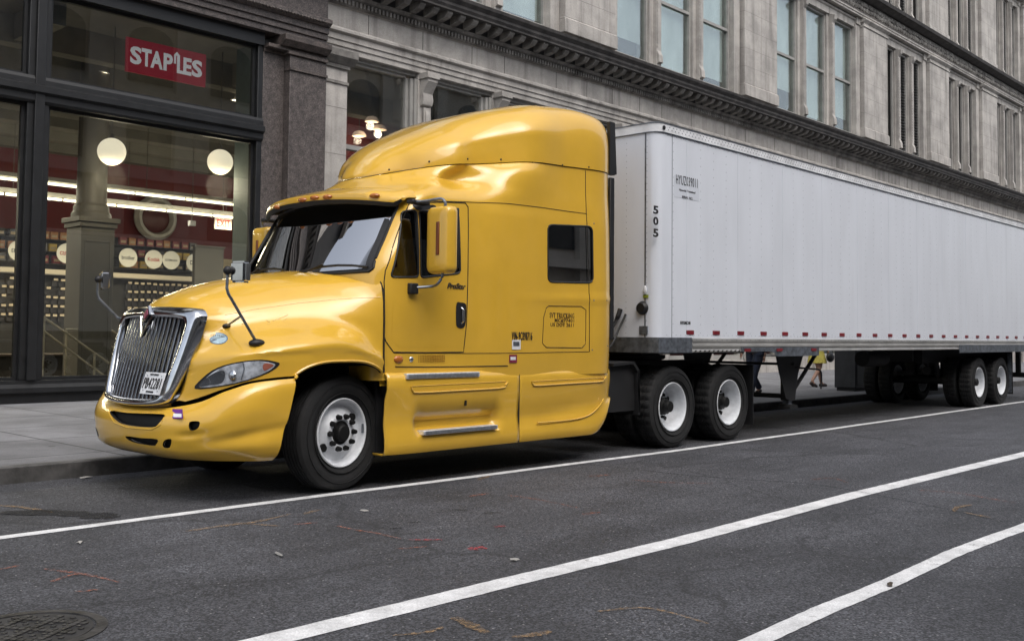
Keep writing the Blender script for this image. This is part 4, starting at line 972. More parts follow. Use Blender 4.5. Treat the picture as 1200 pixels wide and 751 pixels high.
    doorw = roundpoly([(492.3, 246.3), (538.8, 249.5), (538.3, 320.2), (491.5, 325.4)], 4.5)
    slw = roundpoly([(636.2, 263.8), (687.2, 266), (687.2, 331.8), (635.8, 330.6)], 6.5)
    def cutter(pts, Y=.07):
        P = [Vector(p) for p in sidep(pts, Y)]
        bm = B(); q = [(p.x, p.z) for p in P]
        prism(bm, q, 'y', -.5, .5); prism(bm, q, 'y', 2*YC-.5, 2*YC+.5)
        return bm, P
    wins = []
    for pts in (vent, doorw, slw):
        bm, P = cutter(pts); boolean(o, bm, mat=BLK); wins.append(P); DBG('win', len(o.data.polygons))
    # windshield opening
    ws = [(.17, 1.985), (.20, 1.955), (.7, 1.935), (YC, 1.93)]
    ws = ws+[(2*YC-y, z) for y, z in ws[::-1][1:]]+[(2.21, 2.60), (2.12, 2.635), (1.7, 2.665), (YC, 2.675), (.74, 2.665), (.32, 2.635), (.23, 2.60)]
    bm = B(); prism(bm, ws, 'x', 4.9, 6.35); boolean(o, bm, mat=BLK)
    # split off the roof fairing along its curved seam
    seam = [(5.5, 2.96), (6.2, 2.965), (6.36, 2.985), (6.65, 3.055), (7.05, 3.115), (7.5, 3.17), (7.97, 3.20), (8.6, 3.225), (9.3, 3.235)]
    fx = smooth_path([Vector((x, 0, z)) for x, z in seam], n=6)
    def above(d): return [(p.x, p.z+d) for p in fx]+[(9.3, 4.6), (5.5, 4.6)]
    boolean(o, prism(B(), above(-.004), 'y', -.6, 3.2), 'DIFFERENCE', mat=YEL)
    sx = np.array([p.x for p in fx]); sz = np.array([p.z for p in fx])
    ze = lambda x: float(np.interp(x, sx, sz))
    xz0 = 6.0
    while bb.ray_cast(Vector((xz0, -1, ze(xz0))), Vector((0, 1, 0)))[0] is None: xz0 += .004
    zt = lambda x: float(pchip([6.0, 6.28, 6.40, 6.55, 6.75, 7.0, 7.25, 7.65, 8.1, 8.55, 9.05], [2.90, 2.99, 3.15, 3.29, 3.43, 3.57, 3.69, 3.835, 3.945, 3.97, 3.95], max(x, 6.0)))
    NX, NT = 84, 30; rows = []; bmF = B()
    for i in range(NX+1):
        u = i/NX; x = xz0+(9.05-xz0)*(u**1.9 if u < 1 else 1); h = bb.ray_cast(Vector((x, -1, ze(x))), Vector((0, 1, 0)))[0]
        de = (YC-h.y if h else .02)+.012; z0 = ze(x)+.004; z1 = max(zt(x), z0+.02); n_ = 2.0+3.2*min(1, max(0, (x-6.3)/2.3))**1.2
        if x > 8.8: z1 -= .02*((x-8.8)/.25)**2; 
        row = []
        for k in range(NT+1):
            t_ = math.pi/2*k/NT; d = de*max(math.cos(t_), 0)**(2/n_); z = z0+(z1-z0)*math.sin(t_)**(2/n_)
            r_ = (z-z0)/(z1-z0); d += .022*math.exp(-((r_-.52)/.13)**2)*min(1, max(0, (x-6.5)/.4))*min(1, max(0, (8.4-x)/.9))*(1 if d > .35 else d/.35)
            row.append((x, d, z))
        rows.append([bmF.verts.new((x_, YC-d, z)) for x_, d, z in row]+[bmF.verts.new((x_, YC+d, z)) for x_, d, z in row[::-1][1:]])
    for A, D in zip(rows, rows[1:]):
        for k in range(len(A)-1): bmF.faces.new((A[k], A[k+1], D[k+1], D[k]))
        bmF.faces.new((A[0], D[0], D[-1], A[-1]))
    bmF.faces.new(rows[0]); bmF.faces.new(rows[-1][::-1]); bmesh.ops.remove_doubles(bmF, verts=bmF.verts[:], dist=.0005)
    bF = bvh_of(bmF); fo = obj('roof_fairing', bmF, YEL, T, sharp=45)
    # bolts along the fairing seam
    bm = B()
    for px, py in ((385, 215), (401, 213.5), (456, 199.5), (503, 190), (548, 187), (587, 187.5), (624, 190.5), (659, 194), (690, 196.5), (713, 201)):
        p = pick(bF, px, py-.5)
        if p: sphere(bm, p, .010, 8, 6); sphere(bm, mir(p), .010, 8, 6)
    obj('seam_bolts', bm, BLK, fo)
    AX = (0, 1, 0)
    def seamline(name, pts, r=.0045, parent=o, closed=False, mat=GAP, bvh=bb, axis=AX, both=True):
        P = picks(bvh, pts)
        return ribbon(name, P, r, mat, parent, closed, axis, bvh, .001, both)
    # door
    door = obj('door', patch(patch(B(), [Vector((p[0], .05, p[1])) for p in [(6.72, 1.28), (6.73, 1.5), (6.73, 1.65), (6.5, 1.68), (6.1, 1.68), (5.84, 1.66), (5.83, 1.35), (5.92, 1.28)]], AX, bb, .0015, 5), [Vector((p[0], .05, p[1])) for p in [(6.72, 1.28), (6.73, 1.5), (6.73, 1.65), (6.5, 1.68), (6.1, 1.68), (5.84, 1.66), (5.83, 1.35), (5.92, 1.28)]], AX, bb, .0015, 5, flip=True), YEL, T)
    seamline('panel_gap', [(480, 237.5), (471, 258), (460, 290), (451.5, 317), (450, 330), (449.5, 392), (452, 400), (461, 412.5), (500, 413), (543, 412.5), (546.5, 380), (548.5, 300), (548.5, 243), (545, 238), (520, 237), (496, 237)], .005, door)
    seamline('panel_gap', [(496, 235), (538, 236.5), (593, 238.5), (640, 244), (687, 250.5)], .0035)
    seamline('panel_gap', [(686, 200), (687, 250), (689, 300), (690.5, 360), (690.5, 412)], .0045)
    seamline('panel_gap', [(461, 413.5), (545, 414), (610, 413.5), (690, 412), (715, 411)], .003)
    hp = [(643, 358.5), (681, 359), (686.5, 363), (686, 403), (682, 407.5), (640, 407), (635.5, 402), (637, 372), (640, 361)]
    seamline('panel_gap', hp, .004, closed=True)
    # door pull
    def side_patch(name, pts, mat, parent, off=.004, both=True, bv=bb):
        P = smooth_path(picks(bv, pts), True, 4); bm = patch(B(), P, AX, bv, off, 4)
        if both: patch(bm, P, AX, bv, off, 4, flip=True)
        return obj(name, bm, mat, parent)
    hd = side_patch('door_handle', [(534.5, 356), (539.5, 354.5), (545, 356), (546, 362), (545, 380), (541, 384.5), (536, 383.5), (534, 378)], BLK, door, .006)
    p0, p1 = pick(bb, 540, 361), pick(bb, 540, 379)
    obj('pull_bar', tube(tube(B(), [p0+Vector((0, -.01, 0)), p0+Vector((0, -.035, -.02)), p1+Vector((0, -.035, .02)), p1+Vector((0, -.01, 0))], .010, 8), [mir(q+Vector((0, 0, 0))) for q in (p0+Vector((0, -.01, 0)), p0+Vector((0, -.035, -.02)), p1+Vector((0, -.035, .02)), p1+Vector((0, -.01, 0)))], .010, 8), CHR, hd)
    # window rubbers and glass
    for nm, P, gm, par in (('vent_window', wins[0], SWG, door), ('door_window', wins[1], SWG, door), ('sleeper_window', wins[2], SWG, o)):
        hits = [bb.ray_cast(q-Vector((0, 1, 0)), Vector((0, 1, 0)))[0] for q in P]; A_ = np.array([[q.x, q.z, 1] for q in hits]); cf = np.linalg.lstsq(A_, np.array([q.y for q in hits]), rcond=None)[0]
        bm = B(); vv = [Vector((q.x, cf[0]*q.x+cf[1]*q.z+cf[2]+.012, q.z)) for q in inset(P, 1.02)]; bm.faces.new([bm.verts.new(q) for q in vv]); bm.faces.new([bm.verts.new(mir(q)) for q in vv][::-1])
        g = obj(nm, bm, gm, par)
        ribbon('window_rubber', P, .010, RUBB, g, True, AX, bb, -.002)
    # dark quarter triangle behind vent glass / door pillar
    side_patch('mirror_mount_panel', [(483, 240.5), (490, 240), (508, 240.5), (509, 244), (494, 246), (488, 246)], BLK, door, .006)
    # windshield glass: offset copy of the skin
    wsP = [Vector((5.5, y, z)) for y, z in ws]
    def wsx(y, z):
        u = abs(y-YC)/1.07; return pchip([1.9, 1.95, 2.30, 2.60, 2.72], [5.455, 5.48, 5.66, 5.83, 5.91], z)+.245*u**2.35+.016
    bm = B(); gr_ = []
    for z in np.linspace(1.915, 2.69, 22):
        gr_.append([bm.verts.new((wsx(y, z), y, z)) for y in np.linspace(YC-1.075+.12*(z-1.915)/.775*.6, YC+1.075-.12*(z-1.915)/.775*.6, 44)])
    for A, D in zip(gr_, gr_[1:]):
        for k in range(len(A)-1): bm.faces.new((A[k], A[k+1], D[k+1], D[k]))
    g = obj('windshield', bm, WSG, T, sharp=80)
    ribbon('windshield_rubber', wsP, .016, RUBB, g, True, (1, 0, 0), bb, -.004, both=False)
    # dark frit band round the windshield edge
    def ring_patch(outer, k, off):
        P = resample(outer, .05, True); c = sum(P, Vector())/len(P); a = Vector((1, 0, 0)); bm = B(); rows = []
        for s in (1.0, (1+k)/2, k):
            rr = []
            for p in P:
                q = c+(p-c)*s; 
                h = bb.ray_cast(q-a*1.5, a); rr.append(bm.verts.new((h[0] if h[0] else q)-a*off))
            rows.append(rr)
        for A, D in zip(rows, rows[1:]):
            for i in range(len(P)): bm.faces.new((A[i], A[(i+1) % len(P)], D[(i+1) % len(P)], D[i]))
        return bm
    obj('frit_band', ring_patch(wsP, .92, -.017), BLK, g)
    # centre mirror, paper on dash, wipers
    bm = B()
    for s, y0 in ((1, .95), (1, 1.95)):
        bb_p = []
        for t in np.linspace(0, 1, 6):
            y = y0-.75*t; z = 1.965+.05*math.sin(t*2.5); h = bb.ray_cast(Vector((4, y, z)), Vector((1, 0, 0))); bb_p.append((h[0] if h[0] else Vector((5.6, y, z)))-Vector((.02, 0, 0)))
        tube(bm, bb_p, .012, 6)
        tube(bm, [bb_p[0]+Vector((-.05, .1, -.06)), bb_p[2]+Vector((-.01, 0, .02))], .010, 6)
    obj('wiper', bm, BLK, g)
    # ---------------- interior
    INT = pmat('cab_trim', (.022, .022, .024), .75); IN2 = pmat('seat_fabric', (.05, .05, .055), .9)
    it = obj('dashboard', prism(prism(B(), [(5.66, 1.0), (5.62, 1.80), (5.75, 1.93), (6.0, 1.94), (6.15, 1.86), (6.12, 1.0)], 'y', .46, 1.98), [(6.0, 1.941), (6.02, 2.03), (6.14, 2.02), (6.17, 1.941)], 'y', .5, 1.0), INT, T, bevel=.02)
    bm = B(); lathe(bm, [(.225, -.012), (.24, 0), (.225, .012), (.21, 0), (.225, -.012)], (0, 0, 0), 'x', 32, close=False); box(bm, -.01, .01, -.21, .21, -.02, .02); lathe(bm, [(.05, -.02), (.05, .02)], (0, 0, 0), 'x', 16)
    bmesh.ops.transform(bm, matrix=Matrix.Translation((6.33, .68, 1.92)) @ Matrix.Rotation(R(-32), 4, 'Y'), verts=bm.verts[:]); obj('steering_wheel', bm, BLK, T)
    for yc in (.68, 1.76):
        bm = prism(B(), [(6.55, 1.35), (6.55, 1.55), (7.1, 1.58), (7.1, 1.35)], 'y', yc-.27, yc+.27); prism(bm, [(7.05, 1.58), (7.13, 2.35), (7.25, 2.36), (7.22, 1.5)], 'y', yc-.25, yc+.25); prism(bm, [(7.13, 2.37), (7.14, 2.55), (7.23, 2.55), (7.24, 2.37)], 'y', yc-.14, yc+.14)
        obj('seat', bm, IN2, T, bevel=.03)
    obj('cab_floor', bx(5.8, 9.0, .2, 2.24, .95, 1.02), INT, T, smooth=False)
    obj('bunk_wall', bx(7.45, 7.5, .1, 2.34, 1.02, 3.0), INT, T, smooth=False)
    bm = bx(5.98, 5.995, .5, .72, 2.02, 2.10); obj('dash_papers', bx(5.72, 5.9, .3, .55, 1.945, 1.96), WHT, T)
    obj('dash_papers', bx(5.75, 5.9, 1.9, 2.2, 1.945, 1.965), WHT, T)
    # ---------------- sun visor
    bm = B(); rows = []
    for t in np.linspace(-1, 1, 41):
        y = YC+1.10*t; xc = 5.66+.33*abs(t)**2.4; dz = -.07*abs(t)**2.5
        zt = 2.775+dz; tip = 1 if abs(t) < .97 else .45
        tp = 1-.5*abs(t)**5
        en = 1-.75*max(0, (abs(t)-.93)/.07)**2; hz = zt-.06
        prof = [(xc+.012, zt-.155), (xc-.015, zt-.115), (xc+.0, zt-.055), (xc+.12*tp, zt-.01), (xc+.24*tp, zt+.025), (xc+.36*tp, zt+.03), (xc+.36*tp, zt+.012), (xc+.2*tp, zt-.005), (xc+.10*tp, zt-.05), (xc+.035, zt-.13)]
        rows.append([bm.verts.new((x, y, hz+(z-hz)*en)) for x, z in prof])
    for A, D in zip(rows, rows[1:]):
        for k in range(len(A)): bm.faces.new((A[k], A[(k+1) % len(A)], D[(k+1) % len(A)], D[k]))
    bm.faces.new(rows[0]); bm.faces.new(rows[-1][::-1]); bmesh.ops.recalc_face_normals(bm, faces=bm.faces[:]); vb = bvh_of(bm)
    vis = obj('sun_visor', bm, [YEL, BLK], T, sharp=50)
    for f in vis.data.polygons:
        if f.normal.z < -.35: f.material_index = 1  # underside painted black so its reflection in the windshield stays dark
    for px, py in ((355, 234.5), (369, 232), (384, 231), (439, 229.5)):
        p = pick(vb, px, py)
        if p: obj('marker_light', sphere(B(), p, .055, 16, 10, .75, 1.1, .42), AMB, vis)
    p = pick(vb, 325, 243)
    if p: obj('marker_light', sphere(B(), p, .05, 16, 10, .7, 1., .42), AMB, vis)
    # ---------------- hood and fenders
    HL = [
     (.76, [(4.03, 0), (4.045, .30), (4.09, .52), (4.34, .72), (4.62, .82), (4.88, .91), (5.12, .98), (5.38, 1.065), (5.74, 1.165)]),
     (.96, [(4.06, 0), (4.085, .30), (4.13, .52), (4.37, .72), (4.64, .815), (4.89, .90), (5.13, .98), (5.39, 1.065), (5.74, 1.165)]),
     (1.08, [(4.10, 0), (4.125, .30), (4.17, .52), (4.39, .715), (4.65, .81), (4.90, .90), (5.13, .975), (5.39, 1.065), (5.74, 1.165)]),
     (1.22, [(4.14, 0), (4.165, .30), (4.21, .52), (4.41, .71), (4.66, .805), (4.91, .895), (5.14, .975), (5.39, 1.06), (5.74, 1.165)]),
     (1.34, [(4.18, 0), (4.20, .30), (4.25, .51), (4.44, .70), (4.68, .80), (4.92, .89), (5.15, .97), (5.40, 1.06), (5.74, 1.165)]),
     (1.44, [(4.21, 0), (4.23, .30), (4.28, .50), (4.48, .685), (4.72, .785), (4.95, .87), (5.17, .955), (5.41, 1.05), (5.74, 1.165)]),
     (1.54, [(4.24, 0), (4.26, .28), (4.31, .48), (4.52, .66), (4.76, .765), (4.98, .85), (5.19, .94), (5.42, 1.04), (5.74, 1.165)]),
     (1.62, [(4.27, 0), (4.29, .26), (4.34, .44), (4.58, .62), (4.82, .73), (5.03, .82), (5.23, .91), (5.45, 1.02), (5.74, 1.165)]),
     (1.69, [(4.33, 0), (4.35, .22), (4.41, .38), (4.66, .57), (4.89, .69), (5.09, .79), (5.28, .88), (5.48, .995), (5.74, 1.16)]),
     (1.76, [(4.45, 0), (4.48, .18), (4.55, .32), (4.78, .50), (4.98, .63), (5.16, .74), (5.34, .84), (5.53, .96), (5.74, 1.15)]),
     (1.83, [(4.65, 0), (4.68, .15), (4.74, .27), (4.92, .43), (5.09, .56), (5.25, .67), (5.40, .78), (5.56, .91), (5.74, 1.13)]),
     (1.89, [(4.90, 0), (4.93, .13), (4.98, .23), (5.11, .37), (5.24, .49), (5.37, .60), (5.49, .71), (5.61, .85), (5.74, 1.085)]),
     (1.94, [(5.16, 0), (5.18, .10), (5.22, .18), (5.31, .29), (5.40, .41), (5.49, .53), (5.57, .65), (5.65, .78), (5.74, .99)]),
     (1.975, [(5.40, 0), (5.42, .07), (5.44, .13), (5.50, .22), (5.55, .31), (5.60, .41), (5.65, .52), (5.69, .63), (5.74, .82)]),
     (1.99, [(5.55, 0), (5.56, .05), (5.57, .1), (5.60, .16), (5.63, .23), (5.66, .3), (5.69, .38), (5.71, .47), (5.74, .6)]),
    ]
    zs = [round(z, 3) for z in list(np.arange(.76, 1.60, .028))+list(np.arange(1.60, 1.989, .022))+[1.99]]
    def bulge(x, d, z):
        # fender crown over the wheel
        # fender crown: outer plan line up to a ridge, then falling in to the flank of the hood
        if z < 1.62:
            dF = pchip([3.9, 4.0, 4.13, 4.25, 4.44, 4.73, 5.05, 5.35, 5.60, 5.76], [0, .10, .52, .80, 1.03, 1.165, 1.215, 1.215, 1.20, 1.175], min(max(x, 3.9), 5.76))
            zR = pchip([4.0, 4.2, 4.45, 4.8, 5.2, 5.45, 5.62, 5.76], [1.12, 1.22, 1.315, 1.385, 1.42, 1.37, 1.26, 1.06], min(max(x, 4.0), 5.76))
            q = min(1, max(0, (z-(zR-.13))/.27)); s = q*q*(3-2*q)
            dt = dF+.012*math.exp(-((z-(zR-.10))/.07)**2)*(1 if x > 4.5 else 0)-.02*max(0, (1.05-z))
            if dF > d and d > .3: d = dt*(1-s)+d*s
        return (x, d)
    hood = slice_loft(HL, 6, zs, close_back=False, fn=bulge)
    # the open back: ring runs far-rear -> front -> near-rear; close top
    top = [v for v in hood.verts if abs(v.co.z-1.99) < 1e-4]; top.sort(key=lambda v: v.co.y)
    try: hood.faces.new(top)
    except Exception: pass
    bmesh.ops.recalc_face_normals(hood, faces=hood.faces[:])
    for v in hood.verts:
        if v.co.z < 1.25 and v.co.x < 4.95:
            zb_ = pchip([3.9, 4.0, 4.15, 4.3, 4.47, 4.72, 5.0], [.765, .775, .83, .93, 1.005, 1.04, 1.05], v.co.x); v.co.z = 1.25-(1.25-v.co.z)*(1.25-zb_)/(1.25-.76)
        elif v.co.z < 1.25: v.co.z = 1.25-(1.25-v.co.z)*(1.25-(1.05 if v.co.x > 5.3 else .96))/(1.25-.76) if v.co.x > 5.3 else v.co.z
    hb = bvh_of(hood)
    # ---------------- grille
    def gx(y, z): return 4.04+.25*(z-.95)+.15*(y-YC)**2
    def gpt(px, py, off=0):
        d_ = ray(px, py); lo, hi = 3.0/d_[0], 4.8/d_[0]
        f = lambda s: (CAM+s*d_)[0]-gx((CAM+s*d_)[1], (CAM+s*d_)[2])+off
        for s in np.linspace(lo, hi, 60):
            if f(s) > 0: hi = s; break
            lo = s
        for _ in range(30):
            m_ = (lo+hi)/2
            if f(m_) > 0: hi = m_
            else: lo = m_
        return Vector(CAM+lo*d_)
    GRL = T
    oh = [(0, 1.61), (.3, 1.605), (.56, 1.59), (.645, 1.55), (.665, 1.48), (.645, 1.25), (.60, 1.0), (.565, .88), (.50, .815), (.3, .785), (0, .775)]
    ih = [(0, 1.52), (.3, 1.515), (.48, 1.50), (.53, 1.465), (.545, 1.40), (.525, 1.2), (.475, .98), (.445, .89), (.39, .855), (.2, .843), (0, .84)]
    OU = [(YC-u, z) for u, z in oh]+[(YC+u, z) for u, z in oh[::-1][1:-1]]; IN = [(YC-u, z) for u, z in ih]+[(YC+u, z) for u, z in ih[::-1][1:-1]]
    # make symmetric: average with mirror is not needed; use measured outline
    O3 = smooth_path([Vector((0, a, b)) for a, b in OU], True, 9); I3 = smooth_path([Vector((0, a, b)) for a, b in IN], True, 9)
    def inside(y, z, P):
        c = False
        for a_, b_ in zip(P, P[1:]+P[:1]):
            if (a_.z > z) != (b_.z > z) and y < (b_.y-a_.y)*(z-a_.z)/(b_.z-a_.z)+a_.y: c = not c
        return c
    Pm = inset(O3, .93); dl = [f for f in hood.faces if f.calc_center_median().x < 4.5 and inside(f.calc_center_median().y, f.calc_center_median().z, Pm)]
    bmesh.ops.delete(hood, geom=dl, context='FACES')
    ed = set(v for e in hood.edges if len(e.link_faces) == 1 for v in e.verts)
    for v in ed:                       # pull the ragged edge of the opening onto a clean outline
        if v.co.x < 4.6 and abs(v.co.y-YC) < .75 and v.co.z > .80:
            best = None
            for p_, q_ in zip(Pm, Pm[1:]+Pm[:1]):
                e_ = q_-p_; w_ = Vector((0, v.co.y, v.co.z)); s_ = max(0, min(1, (w_-Vector((0, p_.y, p_.z))).dot(e_)/max(e_.length_squared, 1e-9))); c_ = Vector((0, p_.y, p_.z))+e_*s_
                if best is None or (c_-w_).length < best[0]: best = ((c_-w_).length, c_)
            if best[0] < .08: v.co.y, v.co.z = best[1].y, best[1].z; v.co.x = gx(v.co.y, v.co.z)+.045
    # orient outwards
    hc = hood.faces[:]; n = sum((f.normal.dot(f.calc_center_median()-Vector((5, YC, 1.2)))*f.calc_area() for f in hc))
    if n < 0: bmesh.ops.reverse_faces(hood, faces=hc)
    ho = obj('hood', B(), [YEL, BLK], T); me = bpy.data.meshes.new('hood'); hood.to_mesh(me); hood.free(); me.materials.append(YEL); me.materials.append(BLK); ho.data = me
    solid(ho, .025)
    AXC, AZC, AR = 5.275, .55, .60
    def sup(r, n): return [(AXC+r*math.copysign(abs(math.cos(q))**.68, math.cos(q)), AZC+r*math.copysign(abs(math.sin(q))**.68, math.sin(q))) for q in n]
    arch = B(); sp_ = sup(AR, np.linspace(0, 2*math.pi, 61)[:-1]+.013); prism(arch, sp_, 'y', -.5, .55); prism(arch, sp_, 'y', 2*YC-.55, 2*YC+.5)
    boolean(ho, arch, mat=BLK)
    arc = [Vector((x_, 0, z_)) for x_, z_ in sup(AR+.012, np.linspace(R(33), R(143), 50)) if 4.78 < x_ < 5.735 and z_ > 1.02]
    ribbon('fender_lip', arc, .013, YEL, ho, False, AX, hb, -.002)
    # opening for the grille
    # hood crease
    P = picks(hb, [(262, 369), (300, 362), (350, 355), (400, 350), (446, 348)]); ribbon('hood_crease', P, .004, YEL, ho, False, AX, hb, 0)
    gp = [(5.744, YC-d_-.004, z_) for z_, d_ in ((1.05, 1.176), (1.3, 1.17), (1.54, 1.17), (1.69, 1.163), (1.79, 1.145), (1.86, 1.11), (1.91, 1.05), (1.96, .91))]
    obj('panel_gap', tube(tube(B(), gp, .009, 6), [mir(q) for q in gp], .009, 6), GAP, ho)
    # scratches
    SCR = pmat('scratch_pale', (.75, .55, .2), .5)
    for pts in (((312, 375), (317, 378), (313, 380)), ((320, 376), (330, 372), (337, 369)), ((330, 376), (336, 373)), ((283, 379), (290, 380))):
        P = picks(hb, pts)
        if len(P) > 1: ribbon('scratch', P, .003, SCR, ho, False, AX, hb, 0, both=False)
    # ---------------- headlights
    for fl in (False, True):
        P = smooth_path(picks(hb, [(230.5, 454.5), (240, 442), (256, 431), (280, 424.5), (305, 422), (322, 424.5), (325.5, 427.5), (318, 434), (303, 441), (283, 447.5), (258, 452.5)]), True, 3)
        hx = Vector((.62, .78, 0)).normalized()
        bm = patch(B(), inset(P, 1.05), hx, hb, .003, 5, flip=fl); s = obj('headlight', bm, BLK, T)
        a = patch(B(), inset(P, .93), hx, hb, .010, 6, flip=fl)
        LN = bpy.data.materials.get('lamp_reflector') or pmat('lamp_reflector', (.62, .64, .68), .25, metal=.25, var=.3, scale=14)
        obj('reflector', a, LN, s)
        # sub-shapes: dark inner half, divider, amber corner
        Q = smooth_path(picks(hb, [(233, 452.5), (241, 443.5), (252, 436.5), (262, 434), (264, 440), (260, 448.5), (247, 451)]), True, 3); obj('lamp_shroud', patch(B(), Q, hx, hb, .013, 4, flip=fl), pmat('lamp_dark', (.06, .065, .075), .25, var=.3) if not bpy.data.materials.get('lamp_dark') else bpy.data.materials['lamp_dark'], s)
        c = pick(hb, 272, 440); cc = c-hx*.004; cc = mir(cc) if fl else cc
        obj('lamp_bowl', sphere(B(), cc, .055, 16, 10, .45, 1, .8), CHR, s)
        Q = smooth_path(picks(hb, [(310, 425.8), (316, 425.8), (321, 427.8), (316, 431.5), (310, 434), (308, 430)]), True, 3); obj('turn_lens', patch(B(), Q, hx, hb, .014, 4, flip=fl), pmat('turn_orange', (.42, .13, .08), .25) if not bpy.data.materials.get('turn_orange') else bpy.data.materials['turn_orange'], s)
        L_ = patch(B(), inset(P, .95), hx, hb, .022, 6, flip=fl); obj('lens', L_, LAMPG, s)
        dv = picks(hb, [(285, 425), (286.5, 432), (283, 445)]); dv = [q-hx*.018 for q in dv]; dv = [mir(q) for q in dv] if fl else dv
        obj('lens_divider', tube(B(), dv, .004, 6), GALV, s)
    # ---------------- oval sticker
    st = smooth_path([pick(hb, 255.5+11.5*math.cos(t), 396.5+6.8*math.sin(t)) for t in np.linspace(0, 2*math.pi, 13)[:-1]], True, 3); hx2 = Vector((.5, .85, 0)).normalized()
    stk = obj('oval_sticker', patch(B(), st, hx2, hb, .003, 3), pmat('sticker_rim', (.10, .22, .35), .4), ho)
    obj('sticker_face', patch(B(), inset(st, .88), hx2, hb, .005, 3), pmat('sticker_pale', (.50, .66, .74), .4), stk)
    c = pick(hb, 255.5, 396.5)
    nn = Vector((-hx2.x, -hx2.y, 0)); tx = Vector((hx2.y, -hx2.x, 0))
    Rm = ((tx.x, 0, nn.x, 0), (tx.y, 0, nn.y, 0), (0, 1, 0, 0), (0, 0, 0, 1))
    text('lettering', 'CERTIFIED', .115, .022, c-tx*.058+nn*.010+Vector((0, 0, .012)), Rm, INK, stk); text('lettering', 'Clean Idle', .13, .03, c-tx*.065+nn*.010+Vector((0, 0, -.026)), Rm, pmat('sticker_blue', (.02, .06, .25), .5), stk, shear=.2)
    # ---------------- grille parts
    bm = B(); rings = []
    for w_, off in ((0, -.05), (0, .01), (.06, .035), (.2, .052), (.45, .065), (.8, .062), (.95, .05), (1, .03), (1, -.03)):
        pts = [a*(1-w_)+b*w_ for a, b in zip(O3, I3)]
        rings.append([bm.verts.new((gx(p.y, p.z)-off, p.y, p.z)) for p in pts])
    for A, D in zip(rings, rings[1:]):
        for k in range(len(A)): bm.faces.new((A[k], A[(k+1) % len(A)], D[(k+1) % len(A)], D[k]))
    gr = obj('grille_surround', bm, CHR, T, sharp=75)

    bm = B(); c = bm.verts.new((gx(YC, 1.25)+.03, YC, 1.25)); rr = [bm.verts.new((gx(p.y, p.z)+.035, p.y, p.z)) for p in inset(O3, .97)]
    for k in range(len(rr)): bm.faces.new((c, rr[k], rr[(k+1) % len(rr)]))
    obj('grille_mesh', bm, BLK, gr)
    ys = sorted([p.y for p in I3]); zb = min(p.z for p in I3); ztp = max(p.z for p in I3)
    def zr(y):
        hit = []
        for a, b in zip(I3, I3[1:]+I3[:1]):
            if (a.y-y)*(b.y-y) <= 0 and abs(a.y-b.y) > 1e-6: hit.append(a.z+(b.z-a.z)*(y-a.y)/(b.y-a.y))
        return (min(hit), max(hit)) if len(hit) > 1 else None
    n = 18; y = ys[0]+.02; stp = (ys[-1]-ys[0]-.04)/(n-1)
    for i in range(n):
        yb = ys[0]+.02+stp*i; h = zr(yb)
        if not h: continue
        bm = B(); z0, z1 = h[0]+.0, h[1]-.0; m = 8
        pr = []
        for j in range(m+1):
            z = z0+(z1-z0)*j/m; x = gx(yb, z)
            pr.append([bm.verts.new((x+dx, yb+dy, z)) for dx, dy in ((.03, -.006), (-.006, -.0125), (-.022, -.004), (-.022, .004), (-.006, .0125), (.03, .006))])
        for A, D in zip(pr, pr[1:]):
            for k in range(5): bm.faces.new((A[k], A[k+1], D[k+1], D[k]))
        obj('grille_bar', bm, CHR, gr, sharp=60)
    # emblem
    e = gpt(178, 371, .08); ex = Vector((-1, 0, .3))
    bm = B()
    def plate(pts, x0, x1): return prism(B(), pts, 'x', x0, x1)
    ez = e.z; ey = YC
    def epl(name, pts, d0, d1, m, par):
        bm = B(); A = [bm.verts.new((gx(ey+u, ez+v)-d0, ey+u, ez+v)) for u, v in pts]; D = [bm.verts.new((gx(ey+u, ez+v)-d1, ey+u, ez+v)) for u, v in pts]
        bm.faces.new(A); bm.faces.new(D[::-1])
        for i in range(len(pts)): bm.faces.new((A[i], A[(i+1) % len(pts)], D[(i+1) % len(pts)], D[i]))
        return obj(name, bm, m, par, smooth=False)
    em = epl('emblem', [(-.062, .02), (0, .095), (.062, .02), (0, -.055)], .06, .085, CHR, gr)
    epl('emblem_core', [(-.034, .02), (0, .062), (.034, .02), (0, -.022)], .085, .09, pmat('emblem_red', (.20, .02, .06), .3), em)
    epl('emblem_wing', [(-.115, .0), (-.085, .005), (0, -.13), (.085, .005), (.115, .0), (.0, -.185)], .055, .078, CHR, em)
    # plate
    c = gpt(182, 449, .05); PW, PH = .335, .185
    pl = empty('number_plate', (0, 0, 0)); bpy.data.objects.remove(pl)
    px0 = gx(c.y, c.z)-.075
    pt = obj('number_plate', bx(0, .006, -PW/2, PW/2, -PH/2, PH/2), WHT, gr, bevel=.002)
    Mx = Matrix.Translation((px0, c.y, c.z)) @ Matrix.Rotation(R(17), 4, 'Y'); pt.data.transform(Mx)
    for s, w, h, zz, mt in (('PB42281', .285, .090, -.045, INK), ('NEW JERSEY', .14, .018, .062, INK), ('APPORTIONED', .12, .014, -.078, INK)):
        tt = text('plate_lettering', s, w, h, Vector((0, 0, 0)), FACE_X, mt, pt, bold=.0, spacing=1.15); tt.data.transform(Mx @ Matrix.Translation((-.004, w/2, zz)))
    bm = B()
    for u in (-.12, .12):
        for v in (-.063, .063): sphere(bm, (0, u, v), .006, 8, 5)
    bmesh.ops.transform(bm, matrix=Mx, verts=bm.verts[:]); obj('plate_bolts', bm, GALV, pt)
